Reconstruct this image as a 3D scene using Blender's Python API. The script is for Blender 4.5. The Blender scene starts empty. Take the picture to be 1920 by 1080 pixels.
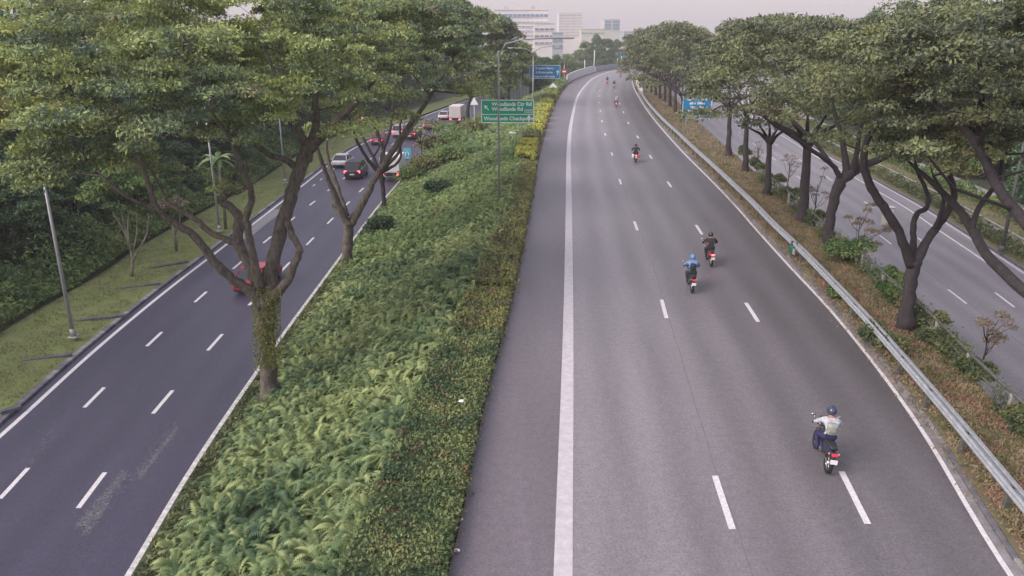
import bpy, math, random
import numpy as np
from mathutils import Vector, Matrix
R = math.radians
sc = bpy.context.scene
C = sc.collection
random.seed(7)

# ------------------------------------------------------------------ camera
PITCH, HC, F = R(18.25), 10.8, 1450.0
cd = bpy.data.cameras.new('camera')
cam = bpy.data.objects.new('camera', cd)
C.objects.link(cam)
cam.location = (0, 0, HC)
cam.rotation_euler = (R(90) - PITCH, 0, 0)
cd.sensor_width = 36
cd.lens = F / 1920 * 36
cd.clip_start = 0.2
cd.clip_end = 6000
sc.camera = cam

# ------------------------------------------------------------------ light
world = bpy.data.worlds.new('World')
sc.world = world
world.use_nodes = True
nt = world.node_tree
nt.nodes.clear()
sky = nt.nodes.new('ShaderNodeTexSky')
sky.sky_type = 'NISHITA'
sky.sun_disc = False
sky.sun_elevation = R(38)
sky.sun_rotation = R(240)
sky.air_density = 1.6
sky.dust_density = 4.0
b1 = nt.nodes.new('ShaderNodeBackground')
b1.inputs['Strength'].default_value = 0.05
nt.links.new(sky.outputs[0], b1.inputs['Color'])
b2 = nt.nodes.new('ShaderNodeBackground')          # the even overcast cloud sheet
b2.inputs['Color'].default_value = (0.80, 0.725, 0.80, 1)
b2.inputs['Strength'].default_value = 0.36
ad = nt.nodes.new('ShaderNodeAddShader')
wo = nt.nodes.new('ShaderNodeOutputWorld')
nt.links.new(b1.outputs[0], ad.inputs[0])
nt.links.new(b2.outputs[0], ad.inputs[1])
nt.links.new(ad.outputs[0], wo.inputs['Surface'])

sl = bpy.data.lights.new('sun', 'SUN')
sl.energy = 1.5
sl.angle = R(38)
sl.color = (1.0, 0.93, 0.90)
so = bpy.data.objects.new('sun', sl)
C.objects.link(so)
so.rotation_euler = (R(52), 0, R(-60))
so.location = (0, 0, 60)
sc.view_settings.view_transform = 'Standard'
sc.view_settings.look = 'None'
sc.view_settings.exposure = 1.0
sc.view_settings.gamma = 1
sc.view_settings.use_curve_mapping = False
sc.cycles.max_bounces = 6
sc.cycles.diffuse_bounces = 3
sc.cycles.transmission_bounces = 2
sc.cycles.transparent_max_bounces = 4
sc.cycles.volume_bounces = 1
sc.cycles.use_denoising = True


# ------------------------------------------------------------------ helpers
def ray(x, y):
    dx = (x - 960) / F
    dy = (540 - y) / F
    return (dx, math.cos(PITCH) + dy * math.sin(PITCH), -math.sin(PITCH) + dy * math.cos(PITCH))


def G(x, y, z=0.0):                 # where the sight line of a point meets the level z
    d = ray(x, y)
    t = (z - HC) / d[2]
    return (d[0] * t, d[1] * t, z)


def W(x, y, Y):                     # where it meets the upright plane at distance Y
    d = ray(x, y)
    t = Y / d[1]
    return np.array((d[0] * t, Y, HC + d[2] * t))


def tag(o, label=None, cat=None, group=None, kind=None):
    if label: o['label'] = label
    if cat: o['category'] = cat
    if group: o['group'] = group
    if kind: o['kind'] = kind
    return o


def empty(name, loc=(0, 0, 0), rz=0.0):
    o = bpy.data.objects.new(name, None)
    C.objects.link(o)
    o.location = loc
    o.rotation_euler = (0, 0, rz)
    o.empty_display_size = 0.2
    return o


def mesh_np(name, V, Q, mats, parent=None, smooth=False, mi=None):
    V = np.asarray(V, dtype=np.float32).reshape(-1, 3)
    Q = np.asarray(Q, dtype=np.int32)
    k = Q.shape[1]
    me = bpy.data.meshes.new(name)
    me.vertices.add(len(V))
    me.vertices.foreach_set('co', V.ravel())
    me.loops.add(Q.size)
    me.loops.foreach_set('vertex_index', Q.ravel())
    me.polygons.add(len(Q))
    me.polygons.foreach_set('loop_start', np.arange(0, Q.size, k, dtype=np.int32))
    if smooth:
        me.polygons.foreach_set('use_smooth', np.ones(len(Q), dtype=bool))
    for m in (mats if isinstance(mats, (list, tuple)) else [mats]):
        me.materials.append(m)
    if mi is not None:
        me.polygons.foreach_set('material_index', np.asarray(mi, dtype=np.int32))
    me.update(calc_edges=True)
    o = bpy.data.objects.new(name, me)
    C.objects.link(o)
    if parent is not None: o.parent = parent
    return o


class MB:
    """collects shapes, builds ONE mesh"""
    def __init__(s):
        s.v, s.f, s.sm, s.mi = [], [], [], []
        s.cur = 0

    def add(s, V, Fs, smooth=False):
        n = len(s.v)
        s.v += [tuple(map(float, p)) for p in V]
        for f in Fs:
            s.f.append(tuple(i + n for i in f))
            s.sm.append(smooth)
            s.mi.append(s.cur)
        return s

    def box(s, c, d, rz=0.0, taper=1.0, ch=0.0, M=None):
        x, y, z = (a / 2 for a in d)
        P = []
        if ch <= 0:
            for k, sz in enumerate((-z, z)):
                t = taper if k else 1
                P += [(-x * t, -y * t, sz), (x * t, -y * t, sz), (x * t, y * t, sz), (-x * t, y * t, sz)]
            Fs = [(0, 3, 2, 1), (4, 5, 6, 7), (0, 1, 5, 4), (1, 2, 6, 5), (2, 3, 7, 6), (3, 0, 4, 7)]
        else:                        # chamfered upright edges and top/bottom rims
            rings = [(-z, ch), (-z + ch, 0), (z - ch, 0), (z, ch)]
            for sz, ins in rings:
                a, b = x - ins, y - ins
                e = ch * 0.8
                P += [(-a + e, -b, sz), (a - e, -b, sz), (a, -b + e, sz), (a, b - e, sz), (a - e, b, sz), (-a + e, b, sz), (-a, b - e, sz), (-a, -b + e, sz)]
            Fs = [tuple(range(7, -1, -1)), tuple(range(24, 32))]
            for r in range(3):
                for i in range(8):
                    j = (i + 1) % 8
                    Fs.append((r * 8 + i, r * 8 + j, r * 8 + 8 + j, r * 8 + 8 + i))
        cr, sr = math.cos(rz), math.sin(rz)
        out = []
        for p in P:
            q = (p[0] * cr - p[1] * sr + c[0], p[0] * sr + p[1] * cr + c[1], p[2] + c[2])
            if M is not None: q = tuple(M @ Vector(q))
            out.append(q)
        return s.add(out, Fs)

    def tube(s, pts, rad, n=8, caps=True, smooth=True):
        pts = [Vector(p) for p in pts]
        if not isinstance(rad, (list, tuple)): rad = [rad] * len(pts)
        up = Vector((0, 0, 1))
        d0 = (pts[1] - pts[0]).normalized()
        a = d0.cross(up)
        if a.length < 1e-3: a = d0.cross(Vector((0, 1, 0)))
        a.normalize()
        V, Fs = [], []
        for i, p in enumerate(pts):
            if i == 0: d = pts[1] - p
            elif i == len(pts) - 1: d = p - pts[i - 1]
            else: d = pts[i + 1] - pts[i - 1]
            d.normalize()
            a = (a - d * a.dot(d)).normalized()
            b = d.cross(a)
            for k in range(n):
                t = 2 * math.pi * k / n
                V.append(p + (a * math.cos(t) + b * math.sin(t)) * rad[i])
        for i in range(len(pts) - 1):
            for k in range(n):
                j = (k + 1) % n
                Fs.append((i * n + k, i * n + j, (i + 1) * n + j, (i + 1) * n + k))
        if caps:
            Fs.append(tuple(range(n - 1, -1, -1)))
            Fs.append(tuple(range((len(pts) - 1) * n, len(pts) * n)))
        return s.add(V, Fs, smooth)

    def ball(s, c, r, nu=10, nv=7, M=None):
        if not isinstance(r, (list, tuple)): r = (r, r, r)
        V = [(c[0], c[1], c[2] - r[2])]
        for i in range(1, nv):
            t = math.pi * i / nv
            for k in range(nu):
                u = 2 * math.pi * k / nu
                V.append((c[0] + r[0] * math.sin(t) * math.cos(u), c[1] + r[1] * math.sin(t) * math.sin(u), c[2] - r[2] * math.cos(t)))
        V.append((c[0], c[1], c[2] + r[2]))
        Fs = []
        for k in range(nu):
            j = (k + 1) % nu
            Fs.append((0, 1 + j, 1 + k))
            Fs.append((len(V) - 1, 1 + (nv - 2) * nu + k, 1 + (nv - 2) * nu + j))
            for i in range(nv - 2):
                Fs.append((1 + i * nu + k, 1 + i * nu + j, 1 + (i + 1) * nu + j, 1 + (i + 1) * nu + k))
        if M is not None: V = [tuple(M @ Vector(v)) for v in V]
        return s.add(V, Fs, True)

    def torus(s, c, R0, r, axis='x', n=20, m=8):
        V, Fs = [], []
        for i in range(n):
            t = 2 * math.pi * i / n
            for k in range(m):
                u = 2 * math.pi * k / m
                q = R0 + r * math.cos(u)
                V.append((c[0] + r * math.sin(u) * 1.1, c[1] + q * math.cos(t), c[2] + q * math.sin(t)))
        for i in range(n):
            for k in range(m):
                a, b = (i + 1) % n, (k + 1) % m
                Fs.append((i * m + k, a * m + k, a * m + b, i * m + b))
        return s.add(V, Fs, True)

    def loft(s, rings, smooth=True, caps=True):
        n = len(rings[0])
        V = [p for r in rings for p in r]
        Fs = []
        for i in range(len(rings) - 1):
            for k in range(n):
                j = (k + 1) % n
                Fs.append((i * n + k, i * n + j, (i + 1) * n + j, (i + 1) * n + k))
        if caps:
            Fs.append(tuple(range(n - 1, -1, -1)))
            Fs.append(tuple(range((len(rings) - 1) * n, len(rings) * n)))
        return s.add(V, Fs, smooth)

    def build(s, name, m, parent=None, loc=None, rz=0.0):
        me = bpy.data.meshes.new(name)
        me.from_pydata(s.v, [], s.f)
        me.polygons.foreach_set('use_smooth', s.sm)
        for q in (m if isinstance(m, (list, tuple)) else [m]): me.materials.append(q)
        me.polygons.foreach_set('material_index', s.mi)
        me.update()
        o = bpy.data.objects.new(name, me)
        C.objects.link(o)
        if parent is not None: o.parent = parent
        if loc is not None: o.location = loc
        if rz: o.rotation_euler = (0, 0, rz)
        return o


def copy_tree(o, parent=None):
    c = o.copy()
    C.objects.link(c)
    c.parent = parent
    for ch in list(o.children): copy_tree(ch, c)
    return c


# ------------------------------------------------------------------ materials
def mat(name, col, rough=0.8, metal=0.0, var=0.0, scale=3.0, bump=0.0, bscale=None, col2=None, emit=None, coat=0.0, stretch=None):
    m = bpy.data.materials.new(name)
    m.use_nodes = True
    N, L = m.node_tree.nodes, m.node_tree.links
    p = N['Principled BSDF']
    p.inputs['Roughness'].default_value = rough
    p.inputs['Metallic'].default_value = metal
    p.inputs['Specular IOR Level'].default_value = 0.3
    if coat: p.inputs['Coat Weight'].default_value = coat
    tc = N.new('ShaderNodeTexCoord')
    mp = N.new('ShaderNodeMapping')
    L.new(tc.outputs['Object'], mp.inputs[0])
    if stretch: mp.inputs['Scale'].default_value = stretch
    nz = N.new('ShaderNodeTexNoise')
    nz.inputs['Scale'].default_value = scale
    nz.inputs['Detail'].default_value = 7
    nz.inputs['Roughness'].default_value = 0.65
    L.new(mp.outputs[0], nz.inputs['Vector'])
    rp = N.new('ShaderNodeValToRGB')
    rp.color_ramp.elements[0].position = 0.32
    rp.color_ramp.elements[1].position = 0.68
    a = col2 if col2 else tuple(c * (1 - var) for c in col)
    b = col if col2 else tuple(min(1, c * (1 + var)) for c in col)
    rp.color_ramp.elements[0].color = (*a, 1)
    rp.color_ramp.elements[1].color = (*b, 1)
    L.new(nz.outputs['Fac'], rp.inputs[0])
    L.new(rp.outputs[0], p.inputs['Base Color'])
    if bump:
        n2 = N.new('ShaderNodeTexNoise')
        n2.inputs['Scale'].default_value = bscale or scale * 6
        n2.inputs['Detail'].default_value = 5
        L.new(mp.outputs[0], n2.inputs['Vector'])
        bp = N.new('ShaderNodeBump')
        bp.inputs['Strength'].default_value = bump
        bp.inputs['Distance'].default_value = 0.05
        L.new(n2.outputs['Fac'], bp.inputs['Height'])
        L.new(bp.outputs[0], p.inputs['Normal'])
    if emit:
        p.inputs['Emission Color'].default_value = (*emit[0], 1)
        p.inputs['Emission Strength'].default_value = emit[1]
    return m


def leafmat(name, cols, rare=None, rare_t=0.70, big=0.25, trans=0.25, mid=1.3, midk=1.3, k=1.3):
    """leaves: every leaf its own tone, slow drift of hue through the plant"""
    cols = [tuple(min(0.6, c * k) for c in q) for q in cols]
    m = bpy.data.materials.new(name)
    m.use_nodes = True
    N, L = m.node_tree.nodes, m.node_tree.links
    p = N['Principled BSDF']
    p.inputs['Roughness'].default_value = 0.6
    p.inputs['Specular IOR Level'].default_value = 0.25
    g = N.new('ShaderNodeNewGeometry')
    rp = N.new('ShaderNodeValToRGB')
    cr = rp.color_ramp
    cr.elements[0].color = (*cols[0], 1)
    cr.elements[1].color = (*cols[-1], 1)
    for i, c in enumerate(cols[1:-1]):
        e = cr.elements.new((i + 1) / (len(cols) - 1))
        e.color = (*c, 1)
    tc = N.new('ShaderNodeTexCoord')
    nz = N.new('ShaderNodeTexNoise')
    nz.inputs['Scale'].default_value = big
    nz.inputs['Detail'].default_value = 3
    L.new(tc.outputs['Object'], nz.inputs['Vector'])
    a = N.new('ShaderNodeMath'); a.operation = 'MULTIPLY_ADD'      # noise*1.9 - .62
    a.inputs[1].default_value = 1.9; a.inputs[2].default_value = -0.62
    L.new(nz.outputs['Fac'], a.inputs[0])
    b = N.new('ShaderNodeMath'); b.operation = 'MULTIPLY_ADD'      # random*.5 + above
    b.inputs[1].default_value = 0.55
    L.new(g.outputs['Random Per Island'], b.inputs[0])
    n3 = N.new('ShaderNodeTexNoise'); n3.inputs['Scale'].default_value = mid; n3.inputs['Detail'].default_value = 2
    L.new(tc.outputs['Object'], n3.inputs['Vector'])
    e = N.new('ShaderNodeMath'); e.operation = 'MULTIPLY_ADD'; e.inputs[1].default_value = midk; e.inputs[2].default_value = -midk * 0.5
    L.new(n3.outputs['Fac'], e.inputs[0])
    e2 = N.new('ShaderNodeMath'); e2.operation = 'ADD'
    L.new(a.outputs[0], e2.inputs[0]); L.new(e.outputs[0], e2.inputs[1])
    L.new(e2.outputs[0], b.inputs[2])
    L.new(b.outputs[0], rp.inputs[0])
    out = rp.outputs[0]
    if rare:
        n2 = N.new('ShaderNodeTexNoise')
        n2.inputs['Scale'].default_value = big * 2.2
        n2.inputs['Detail'].default_value = 4
        v = N.new('ShaderNodeVectorMath'); v.operation = 'ADD'; v.inputs[1].default_value = (31, 7, 13)
        L.new(tc.outputs['Object'], v.inputs[0]); L.new(v.outputs[0], n2.inputs['Vector'])
        mr = N.new('ShaderNodeMapRange')
        mr.inputs['From Min'].default_value = rare_t - 0.10
        mr.inputs['From Max'].default_value = rare_t
        L.new(n2.outputs['Fac'], mr.inputs['Value'])
        mm = N.new('ShaderNodeMath'); mm.operation = 'MULTIPLY'
        L.new(mr.outputs[0], mm.inputs[0]); L.new(g.outputs['Random Per Island'], mm.inputs[1])
        mx = N.new('ShaderNodeMix'); mx.data_type = 'RGBA'
        L.new(mm.outputs[0], mx.inputs['Factor'])
        L.new(out, mx.inputs['A'])
        mx.inputs['B'].default_value = (*rare, 1)
        out = mx.outputs['Result']
    L.new(out, p.inputs['Base Color'])
    tr = N.new('ShaderNodeBsdfTranslucent')
    L.new(out, tr.inputs['Color'])
    ms = N.new('ShaderNodeMixShader')
    ms.inputs[0].default_value = trans
    L.new(p.outputs[0], ms.inputs[1]); L.new(tr.outputs[0], ms.inputs[2])
    L.new(ms.outputs[0], N['Material Output'].inputs['Surface'])
    return m


def asphalt(name, col, tracks=0.0, shade=None, spec=80.0, stain=0.10, dark_right=None):
    """u = metres from the left line, carried by the mesh: wheel paths run along the lanes"""
    m = bpy.data.materials.new(name)
    m.use_nodes = True
    N, L = m.node_tree.nodes, m.node_tree.links
    p = N['Principled BSDF']
    p.inputs['Roughness'].default_value = 0.5
    p.inputs['Specular IOR Level'].default_value = 0.5
    tc = N.new('ShaderNodeTexCoord')

    def noise(scale, detail=4, st=None):
        n = N.new('ShaderNodeTexNoise')
        n.inputs['Scale'].default_value = scale
        n.inputs['Detail'].default_value = detail
        if st:
            mp = N.new('ShaderNodeMapping'); mp.inputs['Scale'].default_value = st
            L.new(tc.outputs['Object'], mp.inputs[0]); L.new(mp.outputs[0], n.inputs['Vector'])
        else:
            L.new(tc.outputs['Object'], n.inputs['Vector'])
        return n.outputs['Fac']

    def mth(op, a, b=None, c=None):
        n = N.new('ShaderNodeMath'); n.operation = op
        for i, x in enumerate((a, b, c)):
            if x is None: continue
            if isinstance(x, (int, float)): n.inputs[i].default_value = x
            else: L.new(x, n.inputs[i])
        return n.outputs[0]
    fine = mth('MULTIPLY_ADD', noise(16, 3), 1.1, 0.45)            # stones
    fine2 = mth('MULTIPLY_ADD', noise(4.5, 6), 0.5, 0.75)
    big = mth('MULTIPLY_ADD', noise(0.9, 5, (1, 0.10, 1)), stain * 4, 1 - stain * 2)
    big = mth('MULTIPLY', big, mth('MULTIPLY_ADD', noise(0.22, 6, (1, 0.5, 1)), stain * 3, 1 - stain * 1.5))
    val = mth('MULTIPLY', mth('MULTIPLY', fine, fine2), big)
    at = N.new('ShaderNodeAttribute'); at.attribute_name = 'u'
    if tracks:
        s = mth('SINE', mth('MULTIPLY', at.outputs['Fac'], 2 * math.pi / 1.75))
        s = mth('MULTIPLY', s, mth('MULTIPLY', noise(0.5, 3, (1, 0.15, 1)), tracks * 2))
        val = mth('MULTIPLY', val, mth('ADD', s, 1.0))
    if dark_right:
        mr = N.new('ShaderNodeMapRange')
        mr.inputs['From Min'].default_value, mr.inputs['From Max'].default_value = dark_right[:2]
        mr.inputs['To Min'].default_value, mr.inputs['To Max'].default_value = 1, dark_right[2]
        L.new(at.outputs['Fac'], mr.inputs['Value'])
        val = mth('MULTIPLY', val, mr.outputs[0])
    cm = N.new('ShaderNodeVectorMath'); cm.operation = 'SCALE'
    cm.inputs[0].default_value = col
    L.new(val, cm.inputs['Scale'])
    L.new(cm.outputs[0], p.inputs['Base Color'])
    bp = N.new('ShaderNodeBump'); bp.inputs['Strength'].default_value = 0.35; bp.inputs['Distance'].default_value = 0.02
    L.new(noise(45, 4), bp.inputs['Height']); L.new(bp.outputs[0], p.inputs['Normal'])
    return m


M = {}
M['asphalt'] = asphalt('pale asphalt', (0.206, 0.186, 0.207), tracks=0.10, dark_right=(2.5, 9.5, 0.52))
M['shoulder'] = asphalt('shoulder asphalt', (0.145, 0.126, 0.146), stain=0.12)
M['dark_asphalt'] = asphalt('dark new asphalt', (0.053, 0.049, 0.083), tracks=0.06, stain=0.07)
M['far_asphalt'] = asphalt('opposite road asphalt', (0.205, 0.186, 0.205), tracks=0.10, stain=0.10)
M['paint'] = mat('white road paint', (0.74, 0.71, 0.74), 0.6, col2=(0.50, 0.475, 0.50), scale=11)
M['paint_worn'] = mat('worn broad line paint', (0.56, 0.53, 0.57), 0.7, col2=(0.42, 0.39, 0.42), scale=4)
M['seal'] = mat('dark joint sealant', (0.17, 0.15, 0.17), 0.6, var=0.2)
M['concrete'] = mat('weathered concrete', (0.30, 0.28, 0.29), 0.9, var=0.25, scale=2.5, bump=0.3)
M['kerb_dark'] = mat('dirty kerb concrete', (0.13, 0.125, 0.15), 0.9, var=0.35, scale=2.5, bump=0.3)
M['kerb_pale'] = mat('paler kerb concrete', (0.22, 0.21, 0.225), 0.9, var=0.3, scale=2.5, bump=0.3)
M['kerb_white'] = mat('white painted kerb', (0.66, 0.64, 0.66), 0.7, col2=(0.34, 0.33, 0.33), scale=6)
M['grass_soil'] = mat('mown grass ground', (0.165, 0.205, 0.072), 0.95, col2=(0.135, 0.140, 0.062), scale=1.2, bump=0.6)
M['fern_soil'] = mat('dark litter soil under ferns', (0.045, 0.060, 0.028), 0.95, var=0.4, scale=2)  # the dark green is the leaf litter's own colour
M['verge_soil'] = mat('dry verge ground', (0.21, 0.165, 0.115), 0.95, col2=(0.115, 0.115, 0.062), scale=0.9, bump=0.6)
M['red_soil'] = mat('reddish soil', (0.21, 0.11, 0.08), 0.95, col2=(0.14, 0.12, 0.08), scale=3, bump=0.4)
M['forest_floor'] = mat('forest floor', (0.05, 0.062, 0.035), 0.95, var=0.4, scale=0.6)
M['bark'] = mat('rough brown bark', (0.19, 0.163, 0.145), 0.95, col2=(0.066, 0.054, 0.048), scale=7, bump=1.0, bscale=30, stretch=(1, 1, 0.4))
M['bark_dark'] = mat('dark bark', (0.060, 0.050, 0.056), 0.95, col2=(0.034, 0.029, 0.034), scale=5, bump=1.0, bscale=20, stretch=(1, 1, 0.35))
M['bark_pale'] = mat('pale grey bark', (0.26, 0.23, 0.20), 0.9, col2=(0.15, 0.13, 0.11), scale=4, bump=0.6)
M['steel'] = mat('galvanised steel', (0.50, 0.52, 0.57), 0.42, 0.45, col2=(0.33, 0.34, 0.37), scale=4)
M['pole'] = mat('galvanised pole', (0.42, 0.43, 0.46), 0.5, 0.35, col2=(0.33, 0.33, 0.35), scale=3)
M['pole_dull'] = mat('dull grey pole', (0.30, 0.29, 0.31), 0.6, 0.2, var=0.15)
M['rail_dark'] = mat('weathered dark rail', (0.11, 0.115, 0.11), 0.8, 0.2, var=0.3, scale=5)
M['sign_green'] = mat('green sign face', (0.005, 0.33, 0.20), 0.5, var=0.05)
M['sign_blue'] = mat('blue sign face', (0.02, 0.20, 0.42), 0.5, var=0.08)
M['sign_white'] = mat('white sign film', (0.80, 0.82, 0.82), 0.5)
M['sign_grey'] = mat('grey sign panel', (0.42, 0.48, 0.48), 0.6, var=0.1)
M['sign_back'] = mat('sign back', (0.22, 0.22, 0.23), 0.6, 0.3)
M['red_sign'] = mat('red sign film', (0.5, 0.05, 0.07), 0.5)
M['wall_white'] = mat('pale painted wall', (0.60, 0.56, 0.58), 0.85, var=0.06, scale=0.2)
M['wall_cream'] = mat('cream wall', (0.50, 0.48, 0.44), 0.85, var=0.06, scale=0.2)
M['wall_grey'] = mat('grey blue wall', (0.36, 0.38, 0.42), 0.85, var=0.06, scale=0.2)
M['win'] = mat('dull window glass', (0.13, 0.16, 0.21), 0.25, var=0.2, scale=0.8)
M['win_blue'] = mat('blue glazing', (0.14, 0.22, 0.33), 0.2, var=0.2, scale=0.8)
M['rubber'] = mat('black rubber', (0.02, 0.02, 0.022), 0.75)
M['plastic_black'] = mat('black plastic', (0.028, 0.027, 0.034), 0.45)
M['chrome'] = mat('bright metal', (0.6, 0.6, 0.62), 0.25, 1.0)
M['engine'] = mat('dull engine metal', (0.12, 0.12, 0.13), 0.45, 0.6)
M['glass_dark'] = mat('tinted car glass', (0.03, 0.035, 0.045), 0.08, coat=0.5)
M['glass_pale'] = mat('reflective windscreen', (0.34, 0.30, 0.33), 0.10, coat=0.8)
M['tail'] = mat('lit tail lamp', (0.6, 0.02, 0.03), 0.4, emit=((1.0, 0.07, 0.10), 4.5))
M['tail_faint'] = mat('faintly glowing tail lens', (0.42, 0.015, 0.03), 0.3, emit=((1.0, 0.04, 0.08), 0.35))  # red lens with a faint glow put into it, weaker than the lit lamp
M['head'] = mat('lamp lens', (0.7, 0.7, 0.72), 0.15)
M['plate'] = mat('number plate', (0.72, 0.71, 0.72), 0.5)
M['litter'] = mat('white litter', (0.82, 0.82, 0.84), 0.6)
M['skin'] = mat('skin', (0.36, 0.20, 0.14), 0.6)

LF = {}
LF['rain'] = leafmat('broad canopy leaves', [(0.048, 0.072, 0.062), (0.088, 0.122, 0.080), (0.165, 0.205, 0.090), (0.32, 0.35, 0.13)], rare=(0.27, 0.18, 0.15), rare_t=0.67, big=0.22, k=1.6)
LF['verge'] = leafmat('verge canopy leaves', k=1.28, cols=[(0.048, 0.062, 0.050), (0.084, 0.100, 0.068), (0.145, 0.165, 0.085), (0.20, 0.215, 0.10)], rare=(0.19, 0.125, 0.10), rare_t=0.70, big=0.25, trans=0.2)
LF['jungle'] = leafmat('jungle leaves', k=1.6, cols=[(0.020, 0.042, 0.028), (0.040, 0.080, 0.040), (0.095, 0.150, 0.060)], big=0.25, trans=0.15)
LF['jungle2'] = leafmat('brighter jungle leaves', [(0.035, 0.070, 0.030), (0.080, 0.135, 0.048), (0.17, 0.22, 0.07)], rare=(0.28, 0.20, 0.08), big=0.3, trans=0.2)
LF['fern'] = leafmat('fern fronds', [(0.045, 0.095, 0.060), (0.110, 0.175, 0.085), (0.215, 0.270, 0.120), (0.35, 0.40, 0.18)], big=0.16, trans=0.3, mid=2.6, midk=1.6, k=1.2)
LF['fern_far'] = leafmat('far fern fronds', k=1.45, cols=[(0.09, 0.15, 0.070), (0.150, 0.21, 0.085), (0.22, 0.27, 0.11)], rare=(0.20, 0.15, 0.09), big=0.12, trans=0.3)
LF['hedge'] = leafmat('clipped hedge leaves', k=1.2, cols=[(0.038, 0.072, 0.040), (0.088, 0.128, 0.058), (0.185, 0.220, 0.088)], rare=(0.32, 0.16, 0.10), rare_t=0.68, big=0.8, trans=0.2)
LF['hedge_red'] = leafmat('red tipped hedge leaves', [(0.085, 0.105, 0.048), (0.14, 0.15, 0.065), (0.23, 0.235, 0.085)], rare=(0.27, 0.16, 0.12), rare_t=0.64, big=0.7, trans=0.2)
LF['hedge_yellow'] = leafmat('yellow clipped hedge leaves', [(0.17, 0.20, 0.05), (0.33, 0.33, 0.07), (0.48, 0.46, 0.12)], big=0.5, trans=0.25)
LF['grass'] = leafmat('short grass blades', [(0.085, 0.105, 0.040), (0.125, 0.155, 0.055), (0.19, 0.20, 0.08)], big=0.5, trans=0.2)
LF['dry'] = leafmat('dry verge grass blades', [(0.075, 0.10, 0.038), (0.16, 0.145, 0.075), (0.26, 0.20, 0.13)], rare=(0.34, 0.17, 0.14), rare_t=0.58, big=0.6, trans=0.2)
LF['shrub'] = leafmat('shrub leaves', [(0.035, 0.055, 0.030), (0.075, 0.095, 0.045), (0.15, 0.16, 0.07)], big=0.6, trans=0.2)
LF['shrub_dark'] = leafmat('dark shrub leaves', [(0.018, 0.04, 0.024), (0.035, 0.065, 0.034), (0.06, 0.10, 0.045)], big=0.6, trans=0.15)
LF['brown'] = leafmat('brownish sapling leaves', [(0.13, 0.10, 0.085), (0.20, 0.155, 0.125), (0.17, 0.17, 0.09)], big=0.8, trans=0.2)
LF['ivy'] = leafmat('climber leaves', [(0.06, 0.08, 0.025), (0.12, 0.135, 0.04), (0.19, 0.19, 0.06)], big=1.0, trans=0.2)

rng = np.random.default_rng(11)


# ------------------------------------------------------------------ leaf geometry
def leaf_quads(P, size, out=None, droop=0.35, wid=0.45, rg=rng, up=0.6):
    """one rhombic blade per point; out = outward direction per point"""
    n = len(P)
    if out is None: out = np.zeros((n, 3))
    d = rg.normal(size=(n, 3)) * 0.75 + out
    d[:, 2] -= droop
    d /= np.linalg.norm(d, axis=1)[:, None] + 1e-9
    nn = rg.normal(size=(n, 3)) * 0.55
    nn[:, 2] += up
    nn += out * 0.5
    w = np.cross(d, nn)
    w /= np.linalg.norm(w, axis=1)[:, None] + 1e-9
    s = size * rg.uniform(0.65, 1.35, n)[:, None]
    a = P - d * s * 0.5
    c = P + d * s * 0.5
    mid = P - d * s * 0.08
    b = mid + w * s * wid * 0.5
    e = mid - w * s * wid * 0.5
    V = np.stack([a, b, c, e], 1).reshape(-1, 3)
    Q = np.arange(4 * n).reshape(n, 4)
    return V, Q


def clump_points(centres, radii, per, flat=0.55, rg=rng):
    """leaf points filling the upper shells of flattened clumps"""
    k = len(centres)
    idx = np.repeat(np.arange(k), per)
    n = len(idx)
    v = rg.normal(size=(n, 3))
    v /= np.linalg.norm(v, axis=1)[:, None]
    v[:, 2] = np.where(v[:, 2] < -0.25, -v[:, 2] * 0.6, v[:, 2])
    r = rg.uniform(0.35, 1.12, n) ** 0.6
    rr = np.asarray(radii)[idx]
    P = np.asarray(centres)[idx] + v * (r * rr)[:, None] * np.array([1, 1, flat])
    return P, v


def dome_clumps(n, rx, ry, h, cz, rg, low=0.15, rim=0.25, spread=0.5):
    """clump centres of an umbrella shaped crown"""
    out = []
    while len(out) < n:
        x, y = rg.uniform(-1, 1, 2)
        q = x * x + y * y
        if q > 1: continue
        if rg.random() > spread + (1 - spread) * q ** 0.5: continue
        z = cz + h * (math.sqrt(max(0, 1 - q * 0.92)))
        t = rg.random()
        if t < low: z -= h * rg.uniform(0.35, 0.85)
        elif t < low + rim and q > 0.5: z -= h * rg.uniform(0.1, 0.45)
        out.append((x * rx, y * ry, z + rg.normal() * 0.25))
    return np.array(out)


def crown_mesh(name, m, parent, centres, r0, r1, per, leaf, flat=0.55, droop=0.35, rg=rng, wid=0.45, kind=None):
    rad = rg.uniform(r0, r1, len(centres))
    P, v = clump_points(centres, rad, per, flat, rg)
    V, Q = leaf_quads(P, leaf, v * 0.7, droop, wid, rg)
    o = mesh_np(name, V, Q, m, parent)
    if kind: o['kind'] = kind
    return o


def smooth_path(pts, k=3):
    """Catmull-Rom through points (x,y,z,r)"""
    P = np.array(pts, float)
    out = []
    for i in range(len(P) - 1):
        p0, p1, p2, p3 = P[max(i - 1, 0)], P[i], P[i + 1], P[min(i + 2, len(P) - 1)]
        for j in range(k):
            t = j / k
            out.append(0.5 * ((2 * p1) + (-p0 + p2) * t + (2 * p0 - 5 * p1 + 4 * p2 - p3) * t * t + (-p0 + 3 * p1 - 3 * p2 + p3) * t ** 3))
    out.append(P[-1])
    return np.array(out)


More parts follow.
